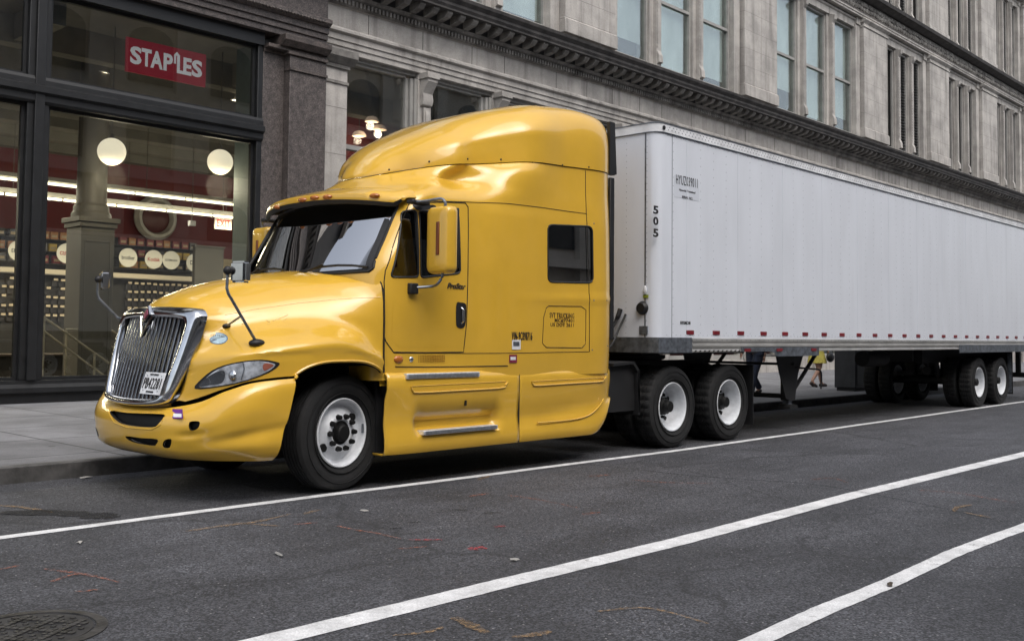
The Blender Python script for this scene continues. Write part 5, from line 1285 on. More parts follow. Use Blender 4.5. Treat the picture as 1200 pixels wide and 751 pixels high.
    # ---------------- bumper
    BL = [
     (.37, [(4.02, 0), (4.03, .40), (4.08, .62), (4.22, .86), (4.40, 1.03), (4.52, 1.12), (4.63, 1.14)]),
     (.42, [(3.92, 0), (3.94, .40), (4.00, .66), (4.15, .90), (4.34, 1.08), (4.50, 1.165), (4.65, 1.19)]),
     (.50, [(3.86, 0), (3.885, .40), (3.95, .68), (4.10, .93), (4.30, 1.11), (4.48, 1.19), (4.665, 1.215)]),
     (.56, [(3.845, 0), (3.87, .40), (3.94, .68), (4.09, .93), (4.30, 1.11), (4.49, 1.185), (4.68, 1.215)]),
     (.64, [(3.835, 0), (3.86, .40), (3.93, .69), (4.08, .95), (4.28, 1.125), (4.50, 1.195), (4.71, 1.225)]),
     (.76, [(3.83, 0), (3.855, .40), (3.93, .70), (4.07, .96), (4.28, 1.14), (4.51, 1.21), (4.745, 1.23)]),
     (.85, [(3.84, 0), (3.865, .40), (3.94, .69), (4.08, .95), (4.29, 1.13), (4.52, 1.205), (4.77, 1.23)]),
     (.91, [(3.87, 0), (3.895, .40), (3.97, .67), (4.11, .92), (4.32, 1.11), (4.54, 1.19), (4.785, 1.225)]),
     (.945, [(3.95, 0), (3.97, .38), (4.03, .63), (4.16, .88), (4.36, 1.07), (4.57, 1.16), (4.79, 1.20)]),
    ]
    zs = [round(z, 3) for z in list(np.arange(.37, .94, .022))+[.945]]
    def bfn(x, d, z): 
        # side crease running back along the flank
        if x > 4.15: d -= .010*math.exp(-((z-(.56+.09*(x-4.15)))/.03)**2)*min(1, (x-4.15)/.15)
        for zc_, dc_, a_ in ((.665, .84, .014), (.50, .80, .008)):
            g_ = math.exp(-((z-zc_)/.040)**2)*math.exp(-((d-dc_)/.11)**2); x += a_*g_; d -= a_*.7*g_
        return (x, d)
    bum = slice_loft(BL, 7, zs, close_back=False, fn=bfn)
    for v in bum.verts:      # the upper edge rises towards the wheel with the seam
        v.co.x += .085*max(0, 1-(v.co.x-3.83)/.85)
        zt_ = pchip([3.8, 4.0, 4.15, 4.3, 4.47, 4.72, 4.9], [.755, .765, .828, .932, .996, 1.022, 1.03], v.co.x); k_ = (v.co.z-.37)/.575
        v.co.z = .37+k_*(zt_-.37)
    n = sum((f.normal.dot(f.calc_center_median()-Vector((4.6, YC, .7)))*f.calc_area() for f in bum.faces))
    if n < 0: bmesh.ops.reverse_faces(bum, faces=bum.faces[:])
    bub = bvh_of(bum)
    bu = obj('bumper', B(), [YEL, BLK], T); me = bpy.data.meshes.new('bumper'); bum.to_mesh(me); bum.free(); me.materials.append(YEL); me.materials.append(BLK); bu.data = me
    solid(bu, .03)
    for pts in ([(129, 481.5), (150, 483.5), (190, 485), (191.5, 489), (186, 496), (178, 500.5), (150, 498), (137, 493)], [(147, 511), (165, 513), (184, 514.5), (183, 520.5), (178, 522), (155, 517.5)],
                [(193, 515.5), (199, 514), (201, 516), (199, 524), (193, 524.5), (190.5, 521)], [(222, 494.5), (232.5, 493.5), (234, 497), (231, 502.5), (223, 504)]):
        P = smooth_path(picks(bub, pts), True, 3); n_ = Vector((1, 0, 0)) if pts[0][0] < 190 else Vector((.80, .60, 0))
        for fl in ((False,) if pts[0][0] < 190 else (False, True)):
            f_ = mir if fl else (lambda p: Vector(p)); bm = B(); A = [bm.verts.new(f_(p-n_*.12)) for p in P]; D = [bm.verts.new(f_(p+n_*.10)) for p in P]
            bm.faces.new(A); bm.faces.new(D[::-1])
            for i in range(len(P)): bm.faces.new((A[i], A[(i+1) % len(P)], D[(i+1) % len(P)], D[i]))
            boolean(bu, bm)
            obj('bumper_mesh', patch(B(), inset(P, 1.12), tuple(n_), bub, -.045, 3, flip=fl), HUBM, bu)
    # raised lips of the openings and fog-lamp hollow
    for pts, cl in (([(127, 480), (150, 481.5), (192, 483), (194, 487), (188, 498), (178, 503), (150, 501), (134, 495)], True),):
        ribbon('moulded_lip', picks(bub, pts), .006, YEL, bu, cl, (1, 0, 0), bub, -.002, both=not cl)
    # small purple and white sticker
    A_, B_, C_ = pick(bub, 202.5, 479.5), pick(bub, 214.5, 479.8), pick(bub, 202.7, 490.5); n_ = (B_-A_).cross(C_-A_).normalized(); n_ = n_ if n_.y < 0 else -n_
    def quad(u0, u1, v0, v1, off): return [A_+(B_-A_)*u+(C_-A_)*v+n_*off for u, v in ((u0, v0), (u1, v0), (u1, v1), (u0, v1))]
    bm = B(); bm.faces.new([bm.verts.new(p) for p in quad(0, 1, 0, 1, .006)]); sk = obj('square_sticker', bm, pmat('sticker_purple', (.12, .02, .22), .5), bu, smooth=False)
    bm = B(); bm.faces.new([bm.verts.new(p) for p in quad(.1, .9, .5, .88, .008)]); obj('sticker_print', bm, WHT, sk, smooth=False)
    # ---------------- hood mirrors
    def hood_mirror(fl):
        f = mir if fl else (lambda p: Vector(p))
        b0 = pick(hb, 301, 402); b1 = pick(hb, 265.5, 382); hd_ = Vector((4.28, .06, 1.86))
        m = obj('hood_mirror', tube(tube(B(), [f(q) for q in (b0, hd_+Vector((-.075, .03, -.16)), hd_+Vector((-.088, .03, -.12)), hd_+Vector((-.085, .03, .02)))], .012, 8), [f(q) for q in (b1, b0*.45+(hd_+Vector((-.085, .03, -.16)))*.55)], .009, 8), GALV, T)
        obj('mirror_foot', sphere(sphere(B(), f(b0), .07, 18, 10, 1, .8, .5), f(b1), .035, 14, 8, 1, 1, .6), BLK, m)
        bm = B(); box(bm, -.045, .045, -.075, .075, -.085, .085); bmesh.ops.bevel(bm, geom=bm.edges[:], offset=.018, segments=3, affect='EDGES')
        a = R(0); bmesh.ops.transform(bm, matrix=Matrix.Translation(f(hd_+Vector((.0, -.02, .01)))) @ Matrix.Rotation(R(18 if not fl else -18), 4, 'Z'), verts=bm.verts[:]); obj('mirror_head', bm, CHR, m)
        obj('mirror_pivot', sphere(B(), f(hd_+Vector((-.085, .03, .02))), .035, 14, 8), BLK, m)
    hood_mirror(False); hood_mirror(True)
    # ---------------- door mirrors
    def door_mirror(fl):
        f = mir if fl else (lambda p: Vector(p)); sg = -1
        y0, y1 = (-.375, -.07)
        bm = B(); ol = roundpoly([(y0, 1.945), (y1, 1.945), (y1, 2.555), (y0, 2.555)], .065, 7); cy_, cz_ = (y0+y1)/2, 2.25; rows = []
        for x_, k_, s_ in ((6.235, .94, 0), (6.225, 1, 0), (6.18, 1, 0), (6.155, .985, .004), (6.135, .95, .012), (6.122, .89, .02), (6.114, .78, .03), (6.11, .5, .04)):
            rows.append([bm.verts.new((x_, cy_+(y-cy_)*(1-(1-k_)*1.0), cz_+(z-cz_)*(1-(1-k_)*.45))) for y, z in ol])
        for A, D in zip(rows, rows[1:]):
            for k in range(len(A)): bm.faces.new((A[k], A[(k+1) % len(A)], D[(k+1) % len(A)], D[k]))
        bm.faces.new(rows[0]); bm.faces.new(rows[-1][::-1])
        for v in bm.verts: v.co.z += 0
        if fl:
            for v in bm.verts: v.co = mir(v.co)
            bmesh.ops.reverse_faces(bm, faces=bm.faces[:])
        m = obj('door_mirror', bm, YEL, T, sharp=85)
        bm = bx(6.235, 6.265, y0+.01, y1-.01, 1.99, 2.54)
        if fl:
            for v in bm.verts: v.co = mir(v.co)
        obj('mirror_glass', bm, BLK, m, bevel=.01)
        bm = bx(6.100, 6.118, -.265, -.225, 2.11, 2.41)
        if fl:
            for v in bm.verts: v.co = mir(v.co)
        obj('marker_strip', bm, pmat('brown_lens', (.16, .045, .012), .4) if not bpy.data.materials.get('brown_lens') else bpy.data.materials['brown_lens'], m, bevel=.006)
        bm = B()
        p = pick(bb, 482, 337); a = p+Vector((.02, -.03, 0)); 
        tube(bm, [f(q) for q in smooth_path([a, a+Vector((.12, -.10, .015)), Vector((6.15, -.20, 1.85)), Vector((6.17, -.24, 1.91)), Vector((6.18, -.24, 1.98))], n=5)], .013, 8)
        tube(bm, [f(q) for q in smooth_path([Vector((6.02, .06, 2.60)), Vector((6.10, -.10, 2.61)), Vector((6.16, -.22, 2.625)), Vector((6.18, -.26, 2.59)), Vector((6.18, -.26, 2.53))], n=5)], .013, 8)
        obj('mirror_arm', bm, GALV, m)
        bm = B(); box(bm, p.x-.05, p.x+.05, p.y-.05, p.y+.03, p.z-.06, p.z+.04); box(bm, 6.0, 6.22, -.02, .07, 2.585, 2.625)
        if fl:
            for v in bm.verts: v.co = mir(v.co)
        obj('arm_bracket', bm, BLK, m, bevel=.012)
    door_mirror(False); door_mirror(True)
    a = at(293, 305, Y=2.3); b_ = at(290.5, 243, Y=2.3); obj('antenna', tube(B(), [a, b_], .006, 6, rs=[.007, .004]), BLK, T)
    # ---------------- badge and lettering on the sides
    c = at(524, 338, Y=.055); text('badge_lettering', 'ProStar', .24, .055, (c[0]-.0, pick(bb, 534, 335).y-.004, c[2]), FACE_Y, pmat('badge_metal', (.10, .09, .08), .3, metal=.6), door, bold=.02, shear=.3, depth=.004)
    BRN = pmat('brown_letter_vinyl', (.07, .04, .01), .6)
    for s, px0, px1, py0, py1 in (('SVT TRUCKING INC.', 643, 681, 372.5, 366), ('MC#774019', 649, 675, 377.5, 372.7), ('US DOT 2611328', 644, 679, 382.5, 377.8)):
        a = at(px0, py0, Y=.01); b_ = at(px1, py1, Y=.01); yv = pick(bb, (px0+px1)/2, py0).y
        text('door_lettering', s, b_[0]-a[0], max(.03, (b_[2]-a[2])*.80), (a[0], yv-.003, a[2]), FACE_Y, BRN, o, bold=.014, spacing=1.12)
    a = at(598, 398.5, Y=.01); b_ = at(622, 389, Y=.01); yv = pick(bb, 610, 394).y
    text('door_lettering', 'VIN-9C898716', b_[0]-a[0], b_[2]-a[2], (a[0], yv-.003, a[2]), FACE_Y, INK, o, bold=.012, spacing=1.15)
    for (x0, y0, x1, y1, m) in ((598.5, 398, 608.5, 409.5, WHT), (595.5, 415.5, 604.5, 425, pmat('maroon_sticker', (.20, .02, .05), .5))):
        a = at(x0, y1, Y=.01); b_ = at(x1, y0, Y=.01); p = pick(bb, (x0+x1)/2, min((y0+y1)/2, 418)); yv = p.y if p else 0
        so_ = obj('square_sticker', bx(a[0], b_[0], yv-.004, yv-.001, a[2], b_[2]), m, o, smooth=False)
        obj('sticker_print', bx(a[0]+.015, b_[0]-.02, yv-.0055, yv-.0042, a[2]+(b_[2]-a[2])*.35, b_[2]-.02), GALV if m is WHT else WHT, so_, smooth=False)
    # rivets/screws rear panel
    bm = B()
    for px, py in ((696, 262), (714, 262), (696, 352), (711, 352), (694, 410), (712, 405)):
        p = pick(bb, px, py)
        if p: sphere(bm, p, .008, 8, 5)
    obj('panel_screw', bm, GALV, o)
    # ---------------- band under the doors
    bm = bx(5.76, 9.0, .115, 2*YC-.115, .93, 1.0); box(bm, 5.76, 9.03, .09, .12, .985, 1.19); obj('sill_band', bm, YEL, T, bevel=.008)
    ribbon('panel_gap', picks(bb, [(463, 429.5), (500, 430), (545, 429.5), (595, 428.5)]), .005, GAP, o, False, AX, bb, .001)
    p = pick(bb, 467, 421); obj('side_marker_light', sphere(B(), (p.x, p.y, p.z), .055, 18, 12, 1, .35, .62), AMB, T)
    p = pick(bb, 482, 421); obj('latch', sphere(B(), (p.x, p.y, p.z), .026, 12, 8, 1, .5, 1), CHR, T)
    bm = B()
    a = pick(bb, 490, 424.5); b_ = pick(bb, 522, 416); yv = min(a.y, b_.y)
    for i in range(16):
        for j in range(4): box(bm, a[0]+i*(b_[0]-a[0])/16, a[0]+i*(b_[0]-a[0])/16+.008, yv-.004, yv+.02, a[2]+j*.018+.004, a[2]+j*.018+.011)
    obj('vent_perforation', bm, pmat('vent_brown', (.30, .15, .02), .6), T, smooth=False)
    # ---------------- side skirts with steps
    def skirt(name, x0, x1, step, side):
        prof = [(.20, 1.055), (.10, 1.055), (.04, 1.045), (.012, 1.02), (.0, .97), (.0, .90), (.003, .80), (.012, .68), (.018, .60), (.012, .54), (.0, .46), (-.004, .40), (.0, .34), (.012, .318), (.05, .31), (.2, .31)]
        N = 46; bm = B(); rows = []
        for i in range(N+1):
            x = x0+(x1-x0)*i/N; r = []
            for k, (y, z) in enumerate(prof):
                yy, zz = y, z
                if step:
                    # rake of the front edge and recess above the lower step
                    fr = max(0, min(1, (x-6.08)/.08))*max(0, min(1, (7.24-x)/.08))
                    if .47 <= z <= .62: yy += .105*fr*(1-abs(z-.545)/.09 if False else 1)
                    if z in (.68,): yy += .02*fr
                    s = (x-x0)/.35
                    if s < 1: yy += .05*(1-s)**2*(1 if z < .9 else .4)
                else:
                    # scooped lower half, rounded rear corner
                    t = max(0, (x-8.0)/.9); zl = .55+.16*max(0, (x-7.9))
                    if z < zl+.12 and .32 < z: yy += .02*max(0, 1-abs(z-zl)/.12)
                    rr = max(0, (x-8.62)/(x1-8.62)); yy += .09*rr**3
                    if z < .72: zz = z+(.72-z)*rr**2.2*.92
                r.append(bm.verts.new((x, yy, zz)))
            rows.append(r)
        for A, D in zip(rows, rows[1:]):
            for k in range(len(A)-1): bm.faces.new((A[k], A[k+1], D[k+1], D[k]))
        if side: 
            for v in bm.verts: v.co = mir(v.co)
            bmesh.ops.reverse_faces(bm, faces=bm.faces[:])
        bmesh.ops.recalc_face_normals(bm, faces=bm.faces[:])
        s = obj(name, bm, [YEL, BLK], T, sharp=40); m = s.modifiers.new('s', 'SOLIDIFY'); m.thickness = .02; m.offset = -1 if True else 1
        n = Vector((0, -1 if not side else 1, 0))
        f = s.data.polygons[len(s.data.polygons)//2]
        if f.normal.dot(n) < 0: m.offset = 1
        m.material_offset = 1
        # raised bead
        f_ = mir if side else (lambda p: Vector(p))
        bm = B()
        if step: path = [(6.03, .925), (6.05, .885), (6.12, .865), (6.6, .866), (7.20, .872), (7.27, .90), (7.30, .925)]
        else: path = [(7.66, .93), (7.68, .895), (7.75, .88), (8.2, .885), (8.78, .892), (8.86, .915), (8.90, .945)]
        pth = smooth_path([(x, -.004, z) for x, z in path], n=4); tube(bm, [f_(q) for q in pth], .009, 6)
        top = [(path[0][0]+.02, .935), (path[-1][0]-.02, .945)]; tube(bm, [f_((top[0][0], -.001, top[0][1]-.01)), f_((top[1][0], -.001, top[1][1]-.01))], .004, 6)
        obj('moulded_bead', bm, YEL, s)
        if not step:
            bm = B(); tube(bm, [f_(q) for q in smooth_path([(7.75, -.004, .50), (8.3, -.004, .50), (8.6, .0, .535), (8.78, .004, .62), (8.87, .01, .70)], n=4)], .007, 6); obj('moulded_bead', bm, YEL, s)
        return s
    for sd_ in (0, 1):
        f_ = mir if sd_ else (lambda p: Vector(p))
        s1 = skirt('side_skirt', 5.775, 7.475, True, sd_); s2 = skirt('side_skirt', 7.49, 9.09, False, sd_)
        def sb(x0, x1, y0, y1, z0, z1):
            bm = bx(x0, x1, y0, y1, z0, z1)
            if sd_:
                for v in bm.verts: v.co = mir(v.co)
            return bm
        st1 = obj('step', sb(5.97, 6.90, -.012, .12, .99, 1.04), ALU, s1, bevel=.006); st2 = obj('step', sb(6.17, 7.14, -.03, .16, .475, .515), ALU, s1, bevel=.006)
        for z0, ya in ((1.0, -.013), (.485, -.031)):
            bm = B()
            for k in range(3): box(bm, (5.99 if z0 > .9 else 6.19), (6.88 if z0 > .9 else 7.12), ya-.003, ya, z0+k*.011, z0+k*.011+.004)
            if sd_:
                for v in bm.verts: v.co = mir(v.co)
            obj('step_ribs', bm, GALV, st1 if z0 > .9 else st2, smooth=False)
        obj('skirt_gap', tube(B(), [f_((7.482, .012, z)) for z in (.32, .6, 1.0)]+[f_((7.482, .1, 1.12))], .010, 6), GAP, s1)
        obj('skirt_slot', sb(6.72, 6.735, -.004, .02, .72, .77), GAP, s1)
        obj('inner_sill', sb(5.8, 9.05, .20, .24, .32, 1.02), CHS, T)
    # ---------------- rear edge fins
    for sd_ in (0, 1):
        def sb(*a):
            bm = bx(*a)
            if sd_:
                for v in bm.verts: v.co = mir(v.co)
            return bm
        bm = prism(B(), [(9.04, 3.235), (9.12, 3.23), (9.17, 3.25), (9.13, 3.84), (9.04, 3.84)], 'y', .07, .115)
        if sd_:
            for v in bm.verts: v.co = mir(v.co)
        obj('side_extender', bm, BLK, T); obj('side_extender', sb(9.04, 9.12, .06, .10, 1.36, 3.20), BLK, T, bevel=.01)
    # ---------------- chassis, fuel tanks, axles
    ch = obj('chassis', bx(4.3, 12.2, .80, .90, .82, 1.08), CHS, T); 
    obj('chassis', bx(4.3, 12.2, 1.54, 1.64, .82, 1.08), CHS, T)
    bm = B()
    for x in (4.3, 6.0, 7.6, 9.3, 10.9, 12.1): box(bm, x, x+.12, .9, 1.54, .84, 1.05)
    obj('cross_member', bm, CHS, T)
    obj('engine_block', bx(4.25, 5.9, .7, 1.74, .62, 1.5), CHS, T, bevel=.05)
    obj('radiator', bx(4.16, 4.24, .72, 1.72, .60, 1.52), BLK, T)
    obj('fuel_tank', lathe(lathe(B(), [(.28, 6.1), (.3, 6.15), (.3, 8.7), (.28, 8.75)], (0, .48, .66), 'x', 28), [(.28, 6.1), (.3, 6.15), (.3, 8.7), (.28, 8.75)], (0, 2*YC-.48, .66), 'x', 28), CHS, T)
    bm = lathe(B(), [(.06, .25), (.06, 2.19)], (5.395, 0, .53), 'y', 12); obj('front_axle', bm, CHS, T)
    bm = B()
    for x in (10.42, 11.74): lathe(bm, [(.09, .3), (.09, .95), (.2, 1.05), (.2, 1.4), (.09, 1.5), (.09, 2.14)], (x, 0, .535), 'y', 16)
    obj('drive_axle', bm, CHS, T)
    # wheel arch liners
    for sd_ in (0, 1):
        bm = B(); rows = []
        for t in np.linspace(R(-5), R(185), 24):
            (sx_, sz_), = sup(AR+.02, [t]); rows.append([bm.verts.new((sx_, y, sz_)) for y in (.09, .62)])
        for A, D in zip(rows, rows[1:]): bm.faces.new((A[0], A[1], D[1], D[0]))
        cc = [r_[1] for r_ in rows]; bm.faces.new(cc)
        if sd_:
            for v in bm.verts: v.co = mir(v.co)
        obj('wheel_arch_liner', bm, CHS, T)
    # quarter fender and mudflaps
    for sd_ in (0, 1):
        bm = B(); pts = [(9.22, 1.08), (9.62, 1.10), (9.72, 1.0), (9.74, .5), (9.71, .5), (9.69, .98), (9.60, 1.07), (9.22, 1.05)]
        prism(bm, pts, 'y', .14, .72); box(bm, 9.70, 9.73, .14, .72, .47, 1.0)
        bm2 = bx(9.15, 9.7, .2, .26, .52, 1.06)
        if sd_:
            for v in list(bm.verts)+list(bm2.verts): v.co = mir(v.co)
        q = obj('quarter_fender', bm, BLK, T); obj('fender_stay', bm2, CHS, q)
        bm = bx(12.36, 12.375, .14, .72, .20, 1.02)
        if sd_:
            for v in bm.verts: v.co = mir(v.co)
        obj('mudflap', bm, BLK, T)
    obj('fifth_wheel', lathe(B(), [(.45, 1.09), (.47, 1.11), (.47, 1.15), (.1, 1.17)], (11.0, YC, 0), 'z', 28), CHS, T)
    obj('catwalk', bx(9.1, 9.85, .75, 1.7, 1.09, 1.13), GALV, T)
    # exhaust behind cab far side
    obj('exhaust_stack', lathe(B(), [(.07, 1.1), (.07, 3.7)], (9.26, 2.1, 0), 'z', 16), DCHR, T)
    # ---------------- wheels
    zc = G+.503
    w = wheel('wheel', (5.395, .165+.14, zc), -1, 'steer', R(8)); setw(w, T)
    w2 = copy_wheel(w, (5.395, 2*YC-.305, zc), 1, R(8), T)
    d0 = wheel('wheel', (10.42, .12+.14, zc), -1, 'drive'); setw(d0, T)
    for x in (10.42, 11.74):
        for y, s in ((.26, -1), (.57, 1), (2*YC-.26, 1), (2*YC-.57, -1)):
            if x == 10.42 and y == .26: continue
            copy_wheel(d0, (x, y, zc), s, 0, T)
    # air lines
    bm = B()
    for k, yy in enumerate((.75, .9, 1.05)): tube(bm, smooth_path([(9.08, yy, 2.0), (9.25, yy-.1, 1.4), (9.5, yy-.3, 1.25+.06*k), (9.75, .46+.1*k, 1.5), (9.86, .45+.1*k, 1.66)], n=6), .014, 8)
    obj('air_line', bm, BLK, T)
    split_sides(T)
    return T, d0
def setw(w, T):
    w.parent = T; w.matrix_parent_inverse = T.matrix_world.inverted()
TRUCK, DRIVEW = emit_truck()

# ================================================================== TRAILER
def emit_trailer():
    X0, X1, Z0, Z1, Y0, Y1 = 9.88, 26.03, 1.385, 3.86, 0., 2*YC
    T = empty('box_trailer', (18, YC, G), 'long white box trailer with riveted side panels and red reflectors, coupled behind the yellow truck', 'trailer')
    # body with rounded front corner posts
    pts = []; r = .13
    for t in np.linspace(R(180), R(270), 9): pts.append((X0+r+r*math.cos(t), Y0+r+r*math.sin(t)))
    pts += [(X1, Y0), (X1, Y1)]
    for t in np.linspace(R(90), R(180), 9): pts.append((X0+r+r*math.cos(t), Y1-r+r*math.sin(t)))
    body = obj('box_body', prism(B(), pts, 'z', Z0, Z1), TRL, T, sharp=40)
    def off(d): return [(x+(-d if x < X0+r*.999 and False else 0), y) for x, y in pts]
    def scaled(d):     # outline grown by d
        out = []
        for t in np.linspace(R(180), R(270), 9): out.append((X0+r+(r+d)*math.cos(t), Y0+r+(r+d)*math.sin(t)))
        out += [(X1+d, Y0-d), (X1+d, Y1+d)]
        for t in np.linspace(R(90), R(180), 9): out.append((X0+r+(r+d)*math.cos(t), Y1-r+(r+d)*math.sin(t)))
        return out
    bm = prism(B(), scaled(.012), 'z', Z1+.001, Z1+.10); tr = obj('top_rail', bm, RAIL if False else WHT, T)
    obj('rail_lip', prism(prism(B(), scaled(.016), 'z', Z1-.008, Z1), scaled(.018), 'z', Z1+.101, Z1+.112), GALV, tr)
    obj('roof', prism(B(), scaled(-.01), 'z', Z1+.113, Z1+.12), GALV, T)
    bm = B(); x = X0+.2
    while x < X1: box(bm, x, x+.012, -.0155, -.011, Z1+.03, Z1+.042); box(bm, x+.03, x+.042, -.0155, -.011, Z1+.065, Z1+.077); x += .075
    obj('rail_rivets', bm, RIV, tr, smooth=False)
    sphere_b = B(); lathe(sphere_b, [(0, -.006), (.028, -.005), (.028, 0)], (X0+.11, -.014, Z1+.05), 'y', 16); obj('marker_light', sphere_b, BLK, tr)
    # panel laps and rivet columns
    bm = B(); xs = np.arange(X0+.62, X1-.1, 1.22)
    for x in xs: box(bm, x, x+.045, -.0035, -.0005, Z0+.01, Z1-.01)
    obj('panel_lap', bm, TRL, body, smooth=False)
    bm = B(); bs = B()
    x = X0+.33
    def dot(b, x, z, s=.007): 
        v = [b.verts.new(p) for p in ((x-s, -.0037, z), (x, -.0037, z-s), (x+s, -.0037, z), (x, -.0037, z+s))]; t = b.verts.new((x, -.0075, z))
        for i in range(4): b.faces.new((v[i], v[(i+1) % 4], t))
    while x < X1-.1:
        z = Z0+.06
        while z < Z1-.04: dot(bm, x, z); z += .105
        x += .305
    for zz in (Z0+.03, Z1-.03):
        x = X0+.2
        while x < 22: dot(bm, x, zz); x += .10
    for v in bm.verts: v.co.y += .003
    obj('side_rivets', bm, RIV, body, smooth=False)
    bm = B()
    for yy in (.155, .46, .78, 1.1, 1.4, 1.7, 2.0, 2.3):
        z = Z0+.05
        while z < Z1-.03:
            v = [bm.verts.new(p) for p in ((X0-.0005, yy-.007, z), (X0-.0005, yy, z-.007), (X0-.0005, yy+.007, z), (X0-.0005, yy, z+.007))]; t = bm.verts.new((X0-.004, yy, z))
            for i in range(4): bm.faces.new((v[i], v[(i+1) % 4], t))
            z += .075
    obj('front_rivets', bm, RIV, body, smooth=False)
    # corner-post seam strips
    obj('corner_post', bx(X0+.30, X0+.31, -.003, -.0003, Z0, Z1), RIV, body, smooth=False)
    obj('front_seam', bx(X0-.004, X0-.0003, .165, .185, Z0, Z1), GALV, body, smooth=False)
    obj('conspicuity_tape', bx(X0+.62, X0+.63, -.004, -.0005, Z0, Z1), RIV, body, smooth=False) if False else None
    # bottom rail
    bmx = B(); prof = [(0.05, 1.205), (-.012, 1.205), (-.012, 1.225), (-.004, 1.235), (-.004, 1.262), (-.016, 1.272), (-.016, 1.297), (-.006, 1.305), (-.006, 1.33), (-.016, 1.34), (-.016, 1.372), (-.008, 1.384), (.05, 1.384)]
    extr(bmx, prof, 10.62, X1); br = obj('bottom_rail', bmx, RAIL, T, sharp=20)
    bm = B(); box(bm, X0+.02, 10.618, -.008, .05, 1.20, 1.384); prism(bm, [(x, y) for x, y in [(X0-.005, .12), (X0-.005, Y1-.12), (X0+.03, Y1-.12), (X0+.03, .12)]], 'z', 1.20, 1.384)
    prism(bm, [(X0+.02, 0), (X0-.005, .12), (X0+.03, .14), (X0+.06, .02)], 'z', 1.201, 1.383)
    obj('front_sill_plate', bm, GALV, T)
    bm = B(); x = 10.66
    while x < 12.4: prism(bm, [(x, 1.212), (x+.035, 1.212), (x+.06, 1.232), (x+.025, 1.232)], 'y', -.0145, -.0125) if False else prism(bm, [(x, 1.21), (x+.04, 1.21), (x+.065, 1.228), (x+.025, 1.228)], 'y', -.0145, -.0115); x += .105
    obj('rail_slots', bm, GAP, br, smooth=False)
    bm = B(); x = 10.7
    while x < 24: box(bm, x, x+.012, -.0185, -.0155, 1.35, 1.362); x += .12
    obj('rail_rivets', bm, RIV, br, smooth=False)
    bm = B(); prism(bm, [(11.78, 1.205), (11.78, 1.265), (14.0, 1.265), (14.0, 1.135), (12.72, 1.135), (12.66, 1.185), (12.55, 1.205)], 'y', -.024, -.017); box(bm, 12.72, 14.0, -.018, .3, 1.135, 1.145)
    obj('side_bracket', bm, GALV, T)
    bm = B(); box(bm, 19.8, 23.9, -.03, -.017, 1.14, 1.29); obj('side_bracket', bm, GALV, T)
    # reflectors
    x = 10.50; k = 0
    while x < X1-.2:
        bm = bx(x, x+.16, -.0095, -.0005, 1.425, 1.475); obj('reflector', bm, REDL, T, smooth=False)
        x += .605
    for x in (11.85, 12.72, 13.75): obj('reflector', bx(x, x+.16, -.031, -.0245, 1.205, 1.245), REDL, T, smooth=False)
    # sloped sub-frame, floor
    obj('floor_beams', (lambda b: [box(b, x, x+.06, .06, Y1-.06, 1.21, 1.38) for x in np.arange(X0+.2, X1, .42)] and b)(B()), CHS, T, smooth=False)
    obj('coupler_plate', bx(X0+.1, 12.4, .3, Y1-.3, 1.175, 1.2), CHS, T)
    # wording
    c = at(792, 219, Y=0); e_ = at(817, 208, Y=0)
    lp = obj('label_plate', bx(at(790, 232, Y=0)[0], at(819, 232, Y=0)[0], -.0025, -.0004, at(792, 231, Y=0)[2], at(792, 206, Y=0)[2]), TRLF, T, smooth=False)
    x0, x1 = at(792, 219, Y=0)[0], at(817, 219, Y=0)[0]; z = at(804, 218, Y=0)[2]
    text('lettering', 'HYUZ039011', x1-x0, .115, (x0, -.0035, z), FACE_Y, INK, lp, bold=.0, spacing=1.15)
    text('lettering', 'Hyundai Translead', (x1-x0)*.75, .035, (x0+.07, -.0035, z-.085), FACE_Y, INK, lp); text('lettering', 'SERIAL NO.', (x1-x0)*.5, .03, (x0+.13, -.0035, z-.16), FACE_Y, INK, lp)
    for s, py in (('5', 246), ('0', 259), ('5', 273)):
        p = at(766.5, py, Y=.005); text('fleet_number', s, .105, .10, (p[0]-.06+.03, -.004, p[2]-.05), FACE_Y, INK, T, bold=.035)
    p = at(797, 380, Y=0); text('lettering', 'HYUNDAI', .22, .04, (p[0], -.003, p[2]), FACE_Y, INK, T, bold=.03)
    # fittings on the front wall
    p = at(753, 361, X=X0); bm = lathe(B(), [(.0, -.05), (.06, -.05), (.075, -.02), (.085, 0)], p, 'x', 24); g = obj('light_socket', bm, BLK, T)
    bm = bx(X0-.02, X0-.001, .13, .25, 1.42, 1.52); obj('vent_plate', bm, GALV, T, bevel=.004)
    p = at(757, 340, X=X0); obj('gladhand', sphere(B(), (X0-.02, p[1], p[2]), .03, 10, 8, .6, .8, 1.8), WHT, T); p = at(757.5, 347, X=X0); obj('tag_green', bx(X0-.012, X0-.002, p[1]-.03, p[1]+.04, p[2]-.02, p[2]+.015), pmat('green_tag', (.25, .30, .03), .5), T)
    p = at(728, 368, X=X0); obj('hose_coupling', tube(B(), [(X0-.02, p[1], p[2]+.06), (X0-.05, p[1]+.01, p[2]-.03), (X0-.08, p[1]+.10, p[2]-.2), (X0-.1, p[1]+.25, p[2]-.3)], .022, 8, rs=[.03, .03, .014, .014]), BLK, T)
